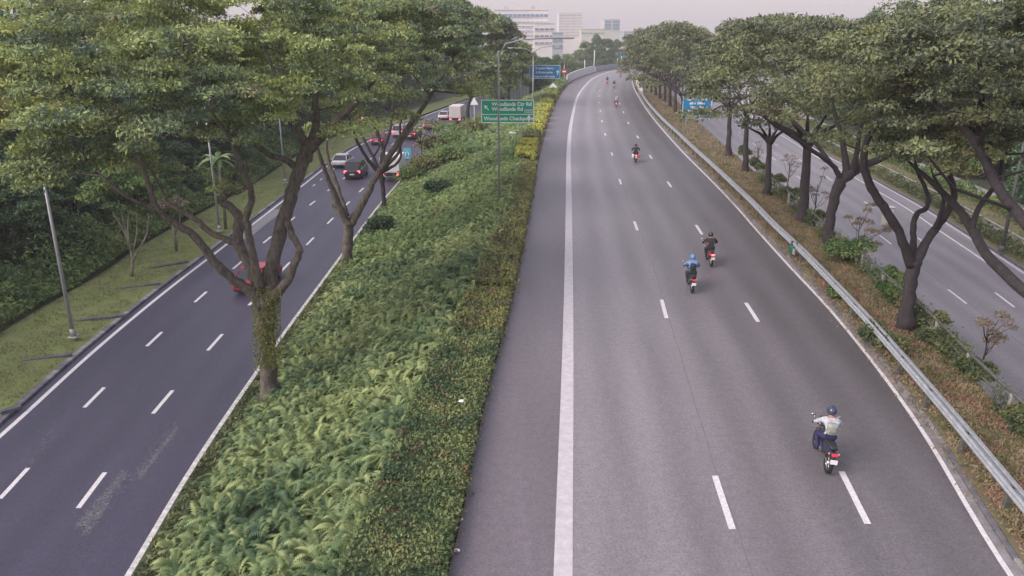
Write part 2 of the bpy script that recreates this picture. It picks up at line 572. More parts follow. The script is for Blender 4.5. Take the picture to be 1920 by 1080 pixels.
def twigs(mb, nodes, centres, rg, r=0.05, mx=9.0, n=5):
    """thin branches from the nearest limb node to each clump"""
    N = np.array(nodes)
    base = np.array([np.min(np.linalg.norm(N[:, :3] - c, axis=1)) for c in centres])
    for q in np.argsort(base):
        c = np.asarray(centres)[q]
        d = np.linalg.norm(N[:, :3] - c, axis=1) + np.where(N[:, 2] > c[2] + 0.3, 2.5, 0.0)
        i = int(np.argmin(d))
        if d[i] > mx or d[i] < 0.3: continue
        a = N[i, :3]
        mid = (a + c) / 2 + rg.normal(size=3) * 0.10 * d[i] + np.array([0, 0, 0.06 * d[i]])
        r0 = max(0.012, min(r * (0.6 + 0.16 * d[i]), N[i, 3] * 0.8))
        mb.tube([a, mid, c], [r0, r0 * 0.8, r0 * 0.5], n, caps=False)
        N = np.vstack([N, [*mid, r0 * 0.8], [*c, r0 * 0.55]])


def traced_tree(name, label, group, base_px, zb, limbs, clumps_abs, r0, r1, per, leaf, leafm, barkm, twig=0.05, droop=0.35, flat=0.5, wid=0.45):
    """a tree standing at base; limbs are lists of (px, py, depth offset, radius)"""
    bx, by, bz = G(*base_px, zb)
    t = empty(name, (bx, by, bz))
    tag(t, label, 'tree', group)
    org = np.array((bx, by, bz))
    mb = MB()
    nodes = []
    for li, lb in enumerate(limbs):
        pts = []
        for (x, y, dd, r) in lb:
            w = W(x, y, by + dd) - org
            pts.append((*w, r))
        if li == 0:
            pts[0] = (0, 0, -0.25, lb[0][3] * 1.7)
            q_ = np.array(pts[1]); pts.insert(1, (q_[0] * .28, q_[1] * .28, q_[2] * .28, lb[0][3] * 1.12))
        sp = smooth_path(pts, 4)
        rr = sp[:, 3] * (1 + 0.05 * np.sin(np.arange(len(sp)) * 1.7 + li)) 
        jit = rng.normal(size=(len(sp), 3)) * (rr[:, None] * 0.10)
        jit[0] = 0
        mb.tube([tuple(p) for p in (sp[:, :3] + jit)], [max(0.012, r) for r in rr], 12 if lb[0][3] > 0.15 else 8)
        nodes += [tuple(p) for p in sp[(2 if li == 0 else 0):]]
    cl = np.array(clumps_abs) - org
    trunk = mb.build('trunk', barkm, t)
    tw = MB()
    up = [q for q in nodes if q[2] > 2.5] or nodes
    twigs(tw, up, cl, rng, twig)
    if tw.v: tw.build('branches', barkm, t)['kind'] = 'stuff'
    crown_mesh('crown', leafm, t, cl, r0, r1, per, leaf, flat, droop, wid=wid)
    return t


# ------------------------------------------------------------------ plan of the roads: x as a function of y
def line(pts):
    P = sorted(pts, key=lambda p: p[1])
    X = np.array([p[0] for p in P]); Y = np.array([p[1] for p in P])
    s = np.gradient(X, Y)
    def f(y):
        y = np.asarray(y, float)
        yc = np.clip(y, Y[0], Y[-1])
        i = np.clip(np.searchsorted(Y, yc) - 1, 0, len(Y) - 2)
        h = Y[i + 1] - Y[i]
        t = (yc - Y[i]) / h
        r = (2 * t**3 - 3 * t**2 + 1) * X[i] + (t**3 - 2 * t**2 + t) * h * s[i] + (-2 * t**3 + 3 * t**2) * X[i + 1] + (t**3 - t**2) * h * s[i + 1]
        r = r + np.where(y < Y[0], (y - Y[0]) * s[0], 0) + np.where(y > Y[-1], (y - Y[-1]) * s[-1], 0)
        return r
    return f


fS = line([(-1.6, 0), (-1.34, 13.5), (-1.16, 16), (-0.92, 20.3), (-0.58, 24.5), (-0.2, 28.7), (0.14, 33), (0.75, 42.4), (1.62, 56.7), (2.6, 72), (3.8, 88.7), (6.6, 122), (10.6, 160), (15.2, 193), (20, 215), (27, 240), (37, 262), (55, 285), (90, 310)])
fL = line([(0.1, 0), (1.07, 13.5), (1.79, 22.8), (2.47, 32), (3.58, 47.8), (5.55, 76), (6.55, 88.7), (8.83, 113.6), (12.2, 146), (15.9, 173), (20.2, 200), (24.4, 219), (31, 242), (42, 262), (60, 283), (95, 306)])
fA = line([(4.1, 0), (5.05, 15.1), (5.2, 17.2), (6.16, 28.9), (6.39, 31.3), (7.34, 45), (8.3, 59), (9.4, 73), (10.6, 89.7), (11.5, 100.3), (12.6, 112), (16.0, 146), (19.3, 172), (23.5, 200), (27.7, 219), (33.6, 239), (44, 258), (62, 279), (97, 302)])
fB = line([(7.3, 0), (8.24, 15.3), (8.51, 17.3), (9.69, 28.5), (9.86, 30.8), (10.85, 44), (11.85, 58), (12.75, 71.5), (13.85, 87), (14.6, 98.2), (15.6, 109), (19.2, 146), (22.3, 172), (26.7, 200), (31, 219), (36.3, 236), (46, 254), (64, 275), (99, 298)])
fR = line([(9.4, 0), (10.42, 13.5), (11.75, 20), (12.95, 29), (13.52, 36.5), (14.0, 42.4), (14.68, 50.2), (15.45, 61.2), (16.15, 72.5), (16.95, 83.2), (18.2, 98.5), (19.6, 113.6), (22.9, 145), (25.6, 168), (29.8, 197), (34, 216), (39, 232), (48, 250), (66, 271), (101, 294)])
fG = line([(10.35, 3), (11.45, 14.4), (12.12, 18.9), (12.66, 22.9), (13.06, 26), (13.55, 30.5), (14.1, 36.3), (14.5, 41.8), (15.03, 47.5), (15.5, 53.7), (16.15, 62.6), (16.93, 74.3), (17.5, 81.7), (18.25, 92.8), (19.29, 105.7), (20.9, 122.8), (23.2, 143.4), (26.6, 168), (30.9, 197), (35, 215)])
fV = line([(12.0, 0), (14.0, 15), (14.58, 20), (15.0, 23.1), (15.57, 26.4), (16.19, 31.3), (16.7, 35), (17.28, 41.7), (17.9, 46.5), (19.0, 57), (20.4, 69), (21.8, 83), (24.2, 106), (27.2, 130), (31.2, 160), (35.7, 188), (42, 215), (54, 245), (80, 275)])
fRE = line([(-10.2, 0), (-11.17, 18.7), (-11.56, 23.8), (-11.8, 30), (-11.94, 36), (-12.05, 48), (-12.13, 58), (-12.15, 70), (-12.0, 79), (-11.7, 90), (-10.2, 114), (-7.8, 135), (-4, 160), (1.5, 190), (9, 220), (20, 250), (36, 280), (60, 305)])
fD2 = line([(-12.9, 0), (-14.38, 21.7), (-14.6, 24), (-14.93, 29.5), (-15.15, 36), (-15.30, 50), (-15.3, 60), (-15.2, 73), (-15.0, 85), (-14.5, 100), (-13.3, 116), (-10.9, 137), (-7.1, 162), (-1.6, 192), (6, 223)])
fD1 = line([(-15.6, 0), (-17.37, 22.7), (-17.97, 28.6), (-18.43, 36.5), (-18.62, 43), (-18.68, 50), (-18.68, 60), (-18.55, 70), (-18.35, 80), (-18.0, 92), (-17.3, 105), (-16.5, 118), (-14.1, 140), (-10.3, 165), (-4.8, 195)])
fLE = line([(-18.4, 0), (-19.7, 20), (-20.05, 26.9), (-20.75, 35.4), (-21.15, 44), (-21.3, 54), (-21.45, 66), (-21.7, 80), (-21.9, 92), (-21.6, 107), (-20.4, 120), (-17.6, 143), (-13.6, 168), (-8, 198), (-0.5, 228), (12, 260), (28, 290)])
fLJ = line([(-24.3, 0), (-25.2, 20), (-25.9, 33), (-26.2, 39), (-26.2, 47.5), (-26.7, 54), (-26.6, 61), (-26.2, 78), (-26.8, 95), (-26.5, 112), (-24.5, 130), (-19.5, 160), (-12, 200), (0, 240), (16, 280)])
fR1 = line([(22.4, 15), (26.16, 41.9), (26.5, 44.6), (28.35, 58), (30.0, 74), (32.0, 92), (35, 118), (39, 145), (44, 170), (51, 200), (62, 235), (85, 270)])
fR2 = line([(24.6, 15), (28.55, 41.4), (29.0, 44), (31.1, 59), (33.0, 74), (35, 92), (38, 118), (42, 145), (47, 170), (54, 200), (65, 232), (88, 266)])
fRR = line([(25.5, 12), (31.18, 44.8), (32.5, 52), (33.8, 60), (35.0, 67), (36.2, 77), (36.95, 83), (38.3, 97), (40.4, 114), (43, 136), (48.5, 165), (58, 200), (68, 230), (92, 262)])

Z1, Z2 = -4.2, -4.0


def ys(a=-25.0, b=300.0):
    out = [a]
    while out[-1] < b:
        y = out[-1]
        out.append(y + (1.5 if y < 60 else 3.0 if y < 130 else 5.0))
    out[-1] = b
    return np.array(out)


def strip(name, fa, fb, m, za=0.0, zb=0.0, a=-25, b=300, nu=2, oa=0.0, ob=0.0, u0=0.0, kind='structure', parent=None, prof=None, rough=0.0):
    Y = ys(a, b)
    xa, xb = fa(Y) + oa, fb(Y) + ob
    V, U = [], []
    for k in range(nu):
        t = k / (nu - 1)
        X = xa + (xb - xa) * t
        tz = prof(t) if prof else t
        z = np.full_like(Y, za + (zb - za) * tz)
        if rough and 0 < k < nu - 1: z = z + rng.normal(size=len(Y)) * rough
        V.append(np.stack([X, Y, z], 1)); U.append(X - xa + u0)
    V = np.stack(V, 1).reshape(-1, 3); U = np.stack(U, 1).ravel()
    Q = []
    for i in range(len(Y) - 1):
        for k in range(nu - 1):
            p = i * nu + k
            Q.append((p, p + 1, p + 1 + nu, p + nu))
    o = mesh_np(name, V, np.array(Q), m, parent, smooth=bool(rough))
    at = o.data.attributes.new('u', 'FLOAT', 'POINT')
    at.data.foreach_set('value', U.astype(np.float32))
    if kind: o['kind'] = kind
    return o


# ------------------------------------------------------------------ ground and roads
gr = MB(); gr.add([(-3000, -500, -4.9), (3000, -500, -4.9), (3000, 5000, -4.9), (-3000, 5000, -4.9)], [(0, 1, 2, 3)])
gr.build('ground', M['forest_floor'])['kind'] = 'structure'

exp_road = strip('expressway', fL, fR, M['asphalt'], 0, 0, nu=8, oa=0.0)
strip('hard_shoulder', fS, fL, M['shoulder'], 0, 0, nu=3)
side = strip('side_road', fLE, fRE, M['dark_asphalt'], Z1, Z1, nu=6, oa=-0.45)
opp = strip('opposite_road', fV, fRR, M['far_asphalt'], Z2, Z2, nu=6, oa=1.3, ob=1.7)
sm = lambda t: t * t * (3 - 2 * t)
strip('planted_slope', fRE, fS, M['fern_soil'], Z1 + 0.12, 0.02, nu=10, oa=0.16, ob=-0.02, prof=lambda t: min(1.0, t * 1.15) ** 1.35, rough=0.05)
strip('soil_edge', fS, fS, M['red_soil'], 0.035, 0.02, oa=-0.30, ob=-0.04, nu=3)
strip('mown_verge', fLJ, fLE, M['grass_soil'], Z1 + 0.45, Z1 + 0.13, nu=6, ob=-0.75, rough=0.03)
strip('jungle_ground', fLJ, fLJ, M['forest_floor'], Z1 + 0.9, Z1 + 0.45, nu=4, oa=-140, ob=0.0, b=290)
strip('grass_verge', fR, fV, M['verge_soil'], 0.10, -0.05, nu=7, oa=0.40, ob=0.2, rough=0.03)
strip('verge_bank', fV, fV, M['verge_soil'], -0.05, Z2, nu=4, oa=0.2, ob=1.3)
strip('opposite_verge', fRR, fRR, M['verge_soil'], Z2 + 0.12, Z2 + 0.3, nu=4, oa=1.85, ob=8.5, rough=0.03)
strip('footpath', fRR, fRR, M['concrete'], Z2 + 0.31, Z2 + 0.31, nu=2, oa=8.5, ob=10.3)
strip('forest_ground', fRR, fRR, M['forest_floor'], Z2 + 0.3, Z2 + 0.6, nu=3, oa=10.3, ob=150)


def ribbon(name, f, off, w, z, m, a, b, parent, wob=0.0):
    Y = np.arange(a, b + 0.01, 1.0 if b - a > 8 else max(0.2, (b - a) / 3))
    if Y[-1] < b - 1e-3: Y = np.append(Y, b)
    x = f(Y) + off + (rng.normal(size=len(Y)) * wob if wob else 0)
    V = np.concatenate([np.stack([x - w / 2, Y, np.full_like(Y, z)], 1), np.stack([x + w / 2, Y, np.full_like(Y, z)], 1)])
    n = len(Y)
    Q = [(i, i + n, i + n + 1, i + 1) for i in range(n - 1)]
    o = mesh_np(name, V, np.array(Q), m, parent)
    o['kind'] = 'structure'
    return o


# painted lines (each 4 mm above the road)
ribbon('edge_line', fL, 0.0, 0.40, 0.004, M['paint_worn'], -25, 290, exp_road)
ribbon('edge_line', fR, 0.03, 0.13, 0.004, M['paint'], -25, 290, exp_road)
ribbon('edge_line', fLE, 0.0, 0.20, Z1 + 0.004, M['paint'], -25, 200, side)
ribbon('edge_line', fRR, 0.0, 0.16, Z2 + 0.004, M['paint'], 5, 250, opp)
ribbon('edge_line', fRR, 1.45, 0.22, Z2 + 0.004, M['paint_worn'], 5, 250, opp)
for f in (fA, fB):
    ribbon('joint_seal', f, 0.10, 0.026, 0.003, M['seal'], -25, 150, exp_road, wob=0.016)
ribbon('joint_seal', fR1, 0.15, 0.05, Z2 + 0.003, M['seal'], 20, 120, opp, wob=0.01)
dA = [1.0, 15.1, 28.9, 43.35, 57.6, 71.9, 86.6, 100.3, 114.3, 128.3, 142.3, 156]
dB = [1.2, 15.3, 28.5, 42.4, 56.5, 70.1, 84.3, 98.2, 112.2, 126.2, 140.2, 154]
for k, y in enumerate(dA): ribbon('lane_dash', fA, 0, 0.16, 0.006, M['paint'], y, y + 2.25, exp_road)
for k, y in enumerate(dB): ribbon('lane_dash', fB, 0, 0.16, 0.006, M['paint'], y, y + 2.25, exp_road)
y = 15.4
while y < 150:
    ribbon('lane_dash', fD2, 0, 0.17, Z1 + 0.005, M['paint'], y, y + 2.2, side)
    ribbon('lane_dash', fD1, 0, 0.17, Z1 + 0.005, M['paint'], y + 0.55, y + 2.5, side)
    y += 6.72
y = 15.6
while y < 150:
    if y > 26: ribbon('lane_dash', fR1, 0, 0.15, Z2 + 0.005, M['paint'], y, y + 2.6, opp)
    ribbon('lane_dash', fR2, 0, 0.15, Z2 + 0.005, M['paint'], y - 0.6, y + 2.0, opp)
    y += 13.2
# short merging dashes by the far left lane
for k in range(6): ribbon('merge_dash', fLE, 1.15, 0.14, Z1 + 0.005, M['paint'], 79 + k * 3.4, 80.1 + k * 3.4, side)
# pale patch of older surface beside the left line, tyre scuffs
ribbon('surface_patch', fLE, 0.62, 0.95, Z1 + 0.003, M['far_asphalt'], 57.5, 68, side)

# kerbs as single stones
kb = MB(); kb.box((0, 0, 0), (0.16, 0.985, 0.26), ch=0.02)
kref = kb.build('kerb_stone', M['kerb_white'])


def kerb(name, label, f, off, z, a, b, mats, w=0.16):
    root = empty(name, (float(f(a)) + off, a, z)); root['kind'] = 'structure'
    y = a; i = 0
    while y < b and i < 290:
        x0, x1 = float(f(y)), float(f(y + 1.0))
        c = kref.copy()
        C.objects.link(c); c.parent = root
        c.scale = (w / 0.16, 1, 1)
        c.location = ((x0 + x1) / 2 + off - root.location[0], y + 0.5 - a, 0.0)
        c.rotation_euler = (0, 0, -math.atan2(x1 - x0, 1.0))
        c.material_slots[0].link = 'OBJECT'
        c.material_slots[0].material = mats[i % len(mats)] if len(mats) < 3 else mats[int(rng.integers(len(mats)))]
        y += math.cos(math.atan2(x1 - x0, 1.0)); i += 1
    return root


kref.location = (-9.0, -24, Z1)
kerb('kerb', None, fRE, 0.08, Z1 + 0.0, 12, 130, [M['kerb_white']], 0.22)
kerb('kerb', None, fLE, -0.62, Z1 + 0.0, 18, 150, [M['kerb_dark'], M['kerb_pale'], M['kerb_dark'], M['kerb_pale'], M['kerb_dark']], 0.30)
kerb('kerb', None, fR, 0.34, -0.02, 9, 150, [M['kerb_dark'], M['kerb_pale'], M['kerb_dark']], 0.12)
kerb('kerb', None, fRR, 1.78, Z2, 25, 150, [M['kerb_dark'], M['kerb_dark']], 0.18)
bpy.data.objects.remove(kref)
strip('gutter', fR, fR, M['kerb_pale'], 0.008, 0.012, oa=0.10, ob=0.28)
# cross drains over the mown verge
for (xa, ya, xb, yb) in ((0, 771, 40, 765), (40, 675, 135, 667), (132, 601, 235, 593), (192, 545, 300, 533), (262, 505, 352, 492)):
    p, q = G(xa, ya, Z1 + 0.28), G(xb, yb, Z1 + 0.15)
    dx, dy = q[0] - p[0], q[1] - p[1]
    L_ = math.hypot(dx, dy)
    m = MB(); m.box((0, 0, 0), (L_, 0.16, 0.12)); m.box((0, 0.11, 0.02), (L_, 0.05, 0.10))
    o = m.build('drain_channel', M['kerb_dark'], None, ((p[0] + q[0]) / 2, (p[1] + q[1]) / 2, Z1 + 0.215), math.atan2(dy, dx)); o['kind'] = 'structure'

# scuff marks of old paint on the near side road
sv = []
for (cx0, cy0, cx1, cy1, n, wd) in ((150, 985, 235, 885, 700, 10), (160, 1000, 205, 930, 300, 8), (262, 895, 330, 805, 380, 4.5), (245, 905, 330, 800, 160, 10), (150, 1000, 330, 800, 160, 22), (30, 900, 120, 780, 90, 16)):
    for i in range(n):
        t = random.random()
        x = cx0 + (cx1 - cx0) * t + random.gauss(0, wd * 0.5); yy = cy0 + (cy1 - cy0) * t + random.gauss(0, wd * 0.4)
        g = G(x, yy, Z1)
        sv.append((g[0], g[1]))
m = MB()
for (x, y) in sv:
    a = random.uniform(0.5, 1.1); l = random.uniform(0.01, 0.06); w = random.uniform(0.003, 0.012)
    c_, s_ = math.cos(a) * l, math.sin(a) * l
    z = Z1 + 0.004
    m.add([(x - c_, y - s_, z), (x + w, y - w, z), (x + c_, y + s_, z), (x - w, y + w, z)], [(0, 1, 2, 3)])
o = m.build('scuff_marks', mat('paint scuffs', (0.24, 0.235, 0.26), 0.8, var=0.3)); o['kind'] = 'structure'; o.parent = side

# ------------------------------------------------------------------ planting on the slope: ferns
def slope_z(x, y):
    a = fRE(y) + 0.16; b = fS(y) - 0.02
    t = np.clip((x - a) / (b - a), 0, 1)
    return Z1 + 0.12 + (0.02 - Z1 - 0.12) * np.minimum(1.0, t * 1.15) ** 1.35


def hedge_w(y):                         # depth of the clipped bed beside the shoulder
    return np.interp(y, [0, 13, 18, 24, 30, 36, 45, 60, 80], [2.05, 2.05, 2.0, 1.95, 1.8, 1.55, 1.3, 1.2, 1.1])


def fern_fronds(centres, zc, nf, L0, L1, pairs, rg, wf=0.15):
    V, T = [], []
    k = len(centres)
    idx = np.repeat(np.arange(k), nf); n = len(idx)
    ang = rg.uniform(0, 2 * np.pi, n)
    Ls = rg.uniform(L0, L1, n)
    rise = rg.uniform(0.35, 1.15, n)
    tt = np.linspace(0.06, 1.0, pairs + 1)
    base = np.stack([centres[idx, 0], centres[idx, 1], zc[idx]], 1)
    h = np.stack([np.cos(ang), np.sin(ang), np.zeros(n)], 1)
    def pos(t):
        return base + h * (Ls * t * (0.50 + 0.45 * (1.2 - rise)))[:, None] + np.stack([np.zeros(n), np.zeros(n), Ls * (rise * 1.35 * t - 0.85 * rise * t * t - 0.20 * t * t)], 1)
    sd = np.stack([-np.sin(ang), np.cos(ang), np.zeros(n)], 1)
    roll = rg.normal(size=n) * 0.35
    sd = sd + np.stack([np.zeros(n), np.zeros(n), roll], 1)
    rach = [pos(t) for t in tt]
    cols_ = list(rach)
    quads = []
    for j in range(pairs):
        wl = Ls * wf * np.sin(np.pi * min(1, 0.18 + tt[j] * 0.84)) ** 0.7
        fw = rach[j + 1] - rach[j]
        for s_ in (-1, 1):
            tip = rach[j] + sd * (s_ * wl)[:, None] + fw * 1.25 - np.array([0, 0, 0.22]) * wl[:, None]
            mid = rach[j + 1] + sd * (s_ * wl * 0.30)[:, None] + fw * 0.12
            k0 = len(cols_); cols_ += [tip, mid]
            quads.append((j, k0, k0 + 1, j + 1) if s_ > 0 else (j, j + 1, k0 + 1, k0))
    A = np.stack(cols_, 1)
    nv = A.shape[1]
    Q = (np.arange(n)[:, None, None] * nv + np.array(quads)[None]).reshape(-1, 4)
    return A.reshape(-1, 3), Q


def scatter(fa, fb, y0, y1, dens, rg):
    Y = rg.uniform(y0, y1, int(dens * (y1 - y0) * 14))
    xa, xb = fa(Y), fb(Y)
    X = xa + (xb - xa) * 0 + rg.uniform(0, 14, len(Y))
    ok = X < xb
    return X[ok], Y[ok]


X, Y = scatter(lambda y: fRE(y) + 1.25, lambda y: fS(y) - hedge_w(y) + 0.1, 12.5, 46, 6.5, rng)
edge = np.clip((X - fRE(Y) - 1.2) / 1.5, 0, 1)
zc = slope_z(X, Y) + rng.uniform(0.0, 0.45, len(X)) * edge
V, Q = fern_fronds(np.stack([X, Y], 1), zc, 11, 0.40, 1.05, 11, rng, 0.105)
o = mesh_np('ferns', V, Q, LF['fern']); tag(o, 'dense bright green ferns covering the near slope between the two roads', 'ferns', None, 'stuff')
X, Y = scatter(lambda y: fRE(y) + 1.1, lambda y: fS(y) - hedge_w(y) + 0.1, 46, 84, 6.0, rng)
zc = slope_z(X, Y) + rng.uniform(0.0, 0.5, len(X))
V, Q = fern_fronds(np.stack([X, Y], 1), zc, 8, 0.5, 1.0, 5, rng)
V2, Q2 = [], []
X, Y = scatter(lambda y: fRE(y) + 0.5, lambda y: fS(y) - hedge_w(y) + 0.1, 84, 190, 2.6, rng)
zc = slope_z(X, Y) + rng.uniform(0.1, 0.7, len(X))
V2, Q2 = fern_fronds(np.stack([X, Y], 1), zc, 7, 0.8, 1.5, 4, rng)
o = mesh_np('ferns', np.concatenate([V, V2]), np.concatenate([Q, Q2 + len(V)]), LF['fern_far'])
tag(o, 'paler distant ferns and scrub on the slope running up to the green sign', 'ferns', None, 'stuff')
# low weeds along the white kerb
X = []; Y = rng.uniform(12, 95, 9000); X = fRE(Y) + 0.32 + np.abs(rng.normal(size=len(Y))) * 0.50
P = np.stack([X, Y, slope_z(X, Y) + rng.uniform(0.0, 0.16, len(Y)) + (X - fRE(Y)) * 0.12], 1)
V, Q = leaf_quads(P, 0.20, None, -0.2, 0.4)
tag(mesh_np('weeds', V, Q, LF['shrub']), 'low dark weeds creeping along the white kerb of the side road', 'weeds', None, 'stuff')

# ------------------------------------------------------------------ hedge segments along the shoulder
def hedge_block(ya, yb, wfun, h, leafm, label, group, leaf, dens, off=0.13, zb=0.02):
    yc = (ya + yb) / 2
    xc = float(fS(yc)) - off - float(wfun(yc)) / 2
    L_ = yb - ya
    root = empty('hedge', (xc, yc, zb)); tag(root, label, 'hedge', group)
    n = int(dens * (L_ * float(wfun(yc)) + 2 * h * (L_ + float(wfun(yc)))))
    Yp = rng.uniform(ya, yb, n)
    w = wfun(Yp)
    xr = fS(Yp) - off
    kind = rng.random(n)
    tx = rng.random(n)
    X_ = xr - w * tx
    Z_ = zb + h * (1 + 0.05 * np.sin(Yp * 2.1) + 0.05 * np.sin(X_ * 5 + Yp)) + rng.normal(size=n) * 0.035
    out = np.zeros((n, 3)); out[:, 2] = 0.8
    face = kind < 0.28
    X_ = np.where(face, xr + rng.normal(size=n) * 0.07, X_)
    Z_ = np.where(face, zb + rng.uniform(0, h, n), Z_)
    out[face] = (0.8, 0, 0.2)
    f2 = (kind > 0.28) & (kind < 0.40)
    Yp = np.where(f2, np.where(rng.random(n) < 0.6, ya, yb) + rng.normal(size=n) * 0.04, Yp)
    Z_ = np.where(f2, zb + rng.uniform(0, h, n), Z_)
    f3 = (kind > 0.40) & (kind < 0.47)
    X_ = np.where(f3, xr - w + rng.normal(size=n) * 0.04, X_)
    Z_ = np.where(f3, zb + rng.uniform(0, h, n), Z_)
    P = np.stack([X_ - xc, Yp - yc, Z_ - zb], 1)
    V, Q = leaf_quads(P, leaf, out, 0.05, 0.55, up=0.9)
    mesh_np('foliage', V, Q, leafm, root)
    m = MB()                              # woody core that keeps light out
    wm = float(wfun(yc))
    Yk = np.linspace(ya + 0.08, yb - 0.08, max(2, int(L_ / 1.5) + 1))
    rings = []
    for y_ in Yk:
        a = float(fS(y_)) - off - 0.07 - xc; b = a - float(wfun(y_)) + 0.14
        rings.append([(b, y_ - yc, 0), (a, y_ - yc, 0), (a, y_ - yc, h * 0.86), (b, y_ - yc, h * 0.86)])
    m.loft(rings, smooth=False)
    m.build('stems', M['fern_soil'], root)
    return root


near_labels = ['clipped small-leaved hedge at the very bottom beside the shoulder', 'clipped hedge with white litter on top beside the shoulder', 'clipped hedge with brownish patches just past the littered one', 'fourth clipped hedge block up the shoulder, mixed green and brown']
segs = [(9, 16.4, LF['hedge']), (16.55, 21.8, LF['hedge']), (21.95, 26.6, LF['hedge']), (26.8, 31.6, LF['hedge_red'])]
for (a, b, lm), lb in zip(segs, near_labels):
    hedge_block(a, b, hedge_w, 0.42, lm, lb, 'clipped hedge blocks beside the shoulder', 0.085 + a * 0.0012, 620 - a * 9)
segs = [(32.0, 38.6), (38.9, 45.8), (46.1, 52.4), (52.8, 59), (59.5, 65.5)]
names = ['reddish clipped hedge block just beyond the brown gap', 'second reddish clipped hedge block beyond the brown gap', 'reddish hedge block level with the tall grey lamp post', 'reddish brown hedge block beyond the tall grey lamp post', 'last reddish hedge block before the yellow ones']
for (a, b), lb in zip(segs, names):
    hedge_block(a, b, hedge_w, 0.6, LF['hedge_red'], lb, 'clipped hedge blocks beside the shoulder', 0.16, 200)
yb_ = [(66.2, 71.5), (72.6, 77), (78.4, 83), (85, 90), (92.5, 97), (99.5, 103.5), (106.5, 110), (113, 116.5), (120, 124), (128, 131.5), (136, 140)]
nm = ['first', 'second', 'third', 'fourth', 'fifth', 'sixth', 'seventh', 'eighth', 'ninth', 'tenth', 'farthest']
for k, (a, b) in enumerate(yb_):
    hedge_block(a, b, lambda y: np.interp(y, [60, 140], [1.5, 2.0]), 0.95, LF['hedge_yellow'] if k not in (2, 9) else LF['hedge_red'], nm[k] + ' boxy yellow-green hedge block beyond the reddish ones', 'boxy far hedge blocks', 0.22 + k * 0.02, 90 - k * 4, off=0.45)

# small leaf edge spilling on the soil strip
Y = rng.uniform(12, 60, 5000); X = fS(Y) - 0.12 + rng.normal(size=len(Y)) * 0.10
P = np.stack([X, Y, 0.05 + rng.uniform(0, 0.14, len(Y))], 1)
V, Q = leaf_quads(P, 0.09, None, 0.0, 0.5)
tag(mesh_np('fallen_leaves', V, Q, LF['dry']), 'dry reddish leaves along the soil edge of the hard shoulder', 'leaf litter', None, 'stuff')

# ------------------------------------------------------------------ grass
def blades(fa, fb, za, zb, y0, y1, n, size, leafm, label, z_off=0.03, power=1.0, dens=None):
    t = rng.random(n) ** power
    Y = y0 + (y1 - y0) * t
    u = rng.random(n)
    xa, xb = fa(Y), fb(Y)
    X = xa + (xb - xa) * u
    Z = za + (zb - za) * u + z_off
    clump = np.sin(X * 3.1 + np.cos(Y * 1.7) * 2) * np.sin(Y * 2.3 + X)
    ok = clump + rng.normal(size=n) * 0.6 > -0.35
    P = np.stack([X, Y, Z + size * 0.25], 1)[ok]
    V, Q = leaf_quads(P, size, None, -1.1, 0.22, up=0.0)
    return tag(mesh_np('grass', V, Q, leafm), label, 'grass', None, 'stuff')


blades(lambda y: fR(y) + 0.6, lambda y: fV(y) + 0.1, 0.1, -0.05, 12, 60, 52000, 0.17, LF['dry'], 'patchy dry and green grass on the verge behind the crash barrier', power=1.5)
blades(lambda y: fR(y) + 0.6, lambda y: fV(y) + 0.1, 0.1, -0.05, 60, 150, 14000, 0.30, LF['dry'], 'thin far grass on the verge under the tree row', power=1.2)
blades(fLJ, lambda y: fLE(y) - 0.85, Z1 + 0.45, Z1 + 0.13, 22, 130, 48000, 0.13, LF['grass'], 'short mown grass beside the side road', power=1.6, z_off=0.0)
blades(lambda y: fRR(y) + 2.0, lambda y: fRR(y) + 8.3, Z2 + 0.12, Z2 + 0.3, 40, 150, 16000, 0.3, LF['grass'], 'grass strip beyond the opposite road', power=1.2)


# ------------------------------------------------------------------ crash barrier, railings
def barrier(label, ya, yb, off2, post_step=2.6, dull=False):
    x0 = float(fG(ya))
    root = empty('crash_barrier', (x0, ya, 0.08)); tag(root, label, 'crash barrier')
    Y = np.arange(ya, yb + 0.01, 1.2)
    prof = [(0.0, 0.78), (0.03, 0.778), (0.065, 0.74), (0.065, 0.71), (0.015, 0.67), (0.065, 0.63), (0.065, 0.60), (0.0, 0.555), (-0.006, 0.555), (0.054, 0.60), (0.054, 0.63), (0.004, 0.67), (0.054, 0.71), (0.054, 0.735), (0.028, 0.768), (0.0, 0.772)]
    for sgn, o2 in ((-1, -0.04), (1, off2 + 0.04)):
        rings = [[(float(fG(y_)) + o2 - off2 / 2 - x0 + sgn * p[0], y_ - ya, p[1]) for p in prof] for y_ in Y]
        m = MB(); m.loft(rings, smooth=False)
        m.build('beam', M['steel'] if not dull else M['pole_dull'], root)
    y_ = ya + 0.3
    pm = MB(); pm.box((0, 0, 0.36), (0.11, 0.10, 0.76)); pm.box((0, 0, 0.64), (off2 + 0.06, 0.09, 0.16))
    po = None
    while y_ < yb:
        if po is None: po = pm.build('post', M['rail_dark'], root); c = po
        else: c = po.copy(); C.objects.link(c)
        c.location = (float(fG(y_)) - x0, y_ - ya, -0.06)
        y_ += post_step
    return root


barrier('bright double-faced steel crash barrier in the bottom right corner', 5, 23.0, 0.10)
barrier('duller double-faced crash barrier half hidden by low plants', 23.02, 37.7, 0.10, dull=False)
barrier('long steel crash barrier curving away beside the far lane', 37.75, 146, 0.10)
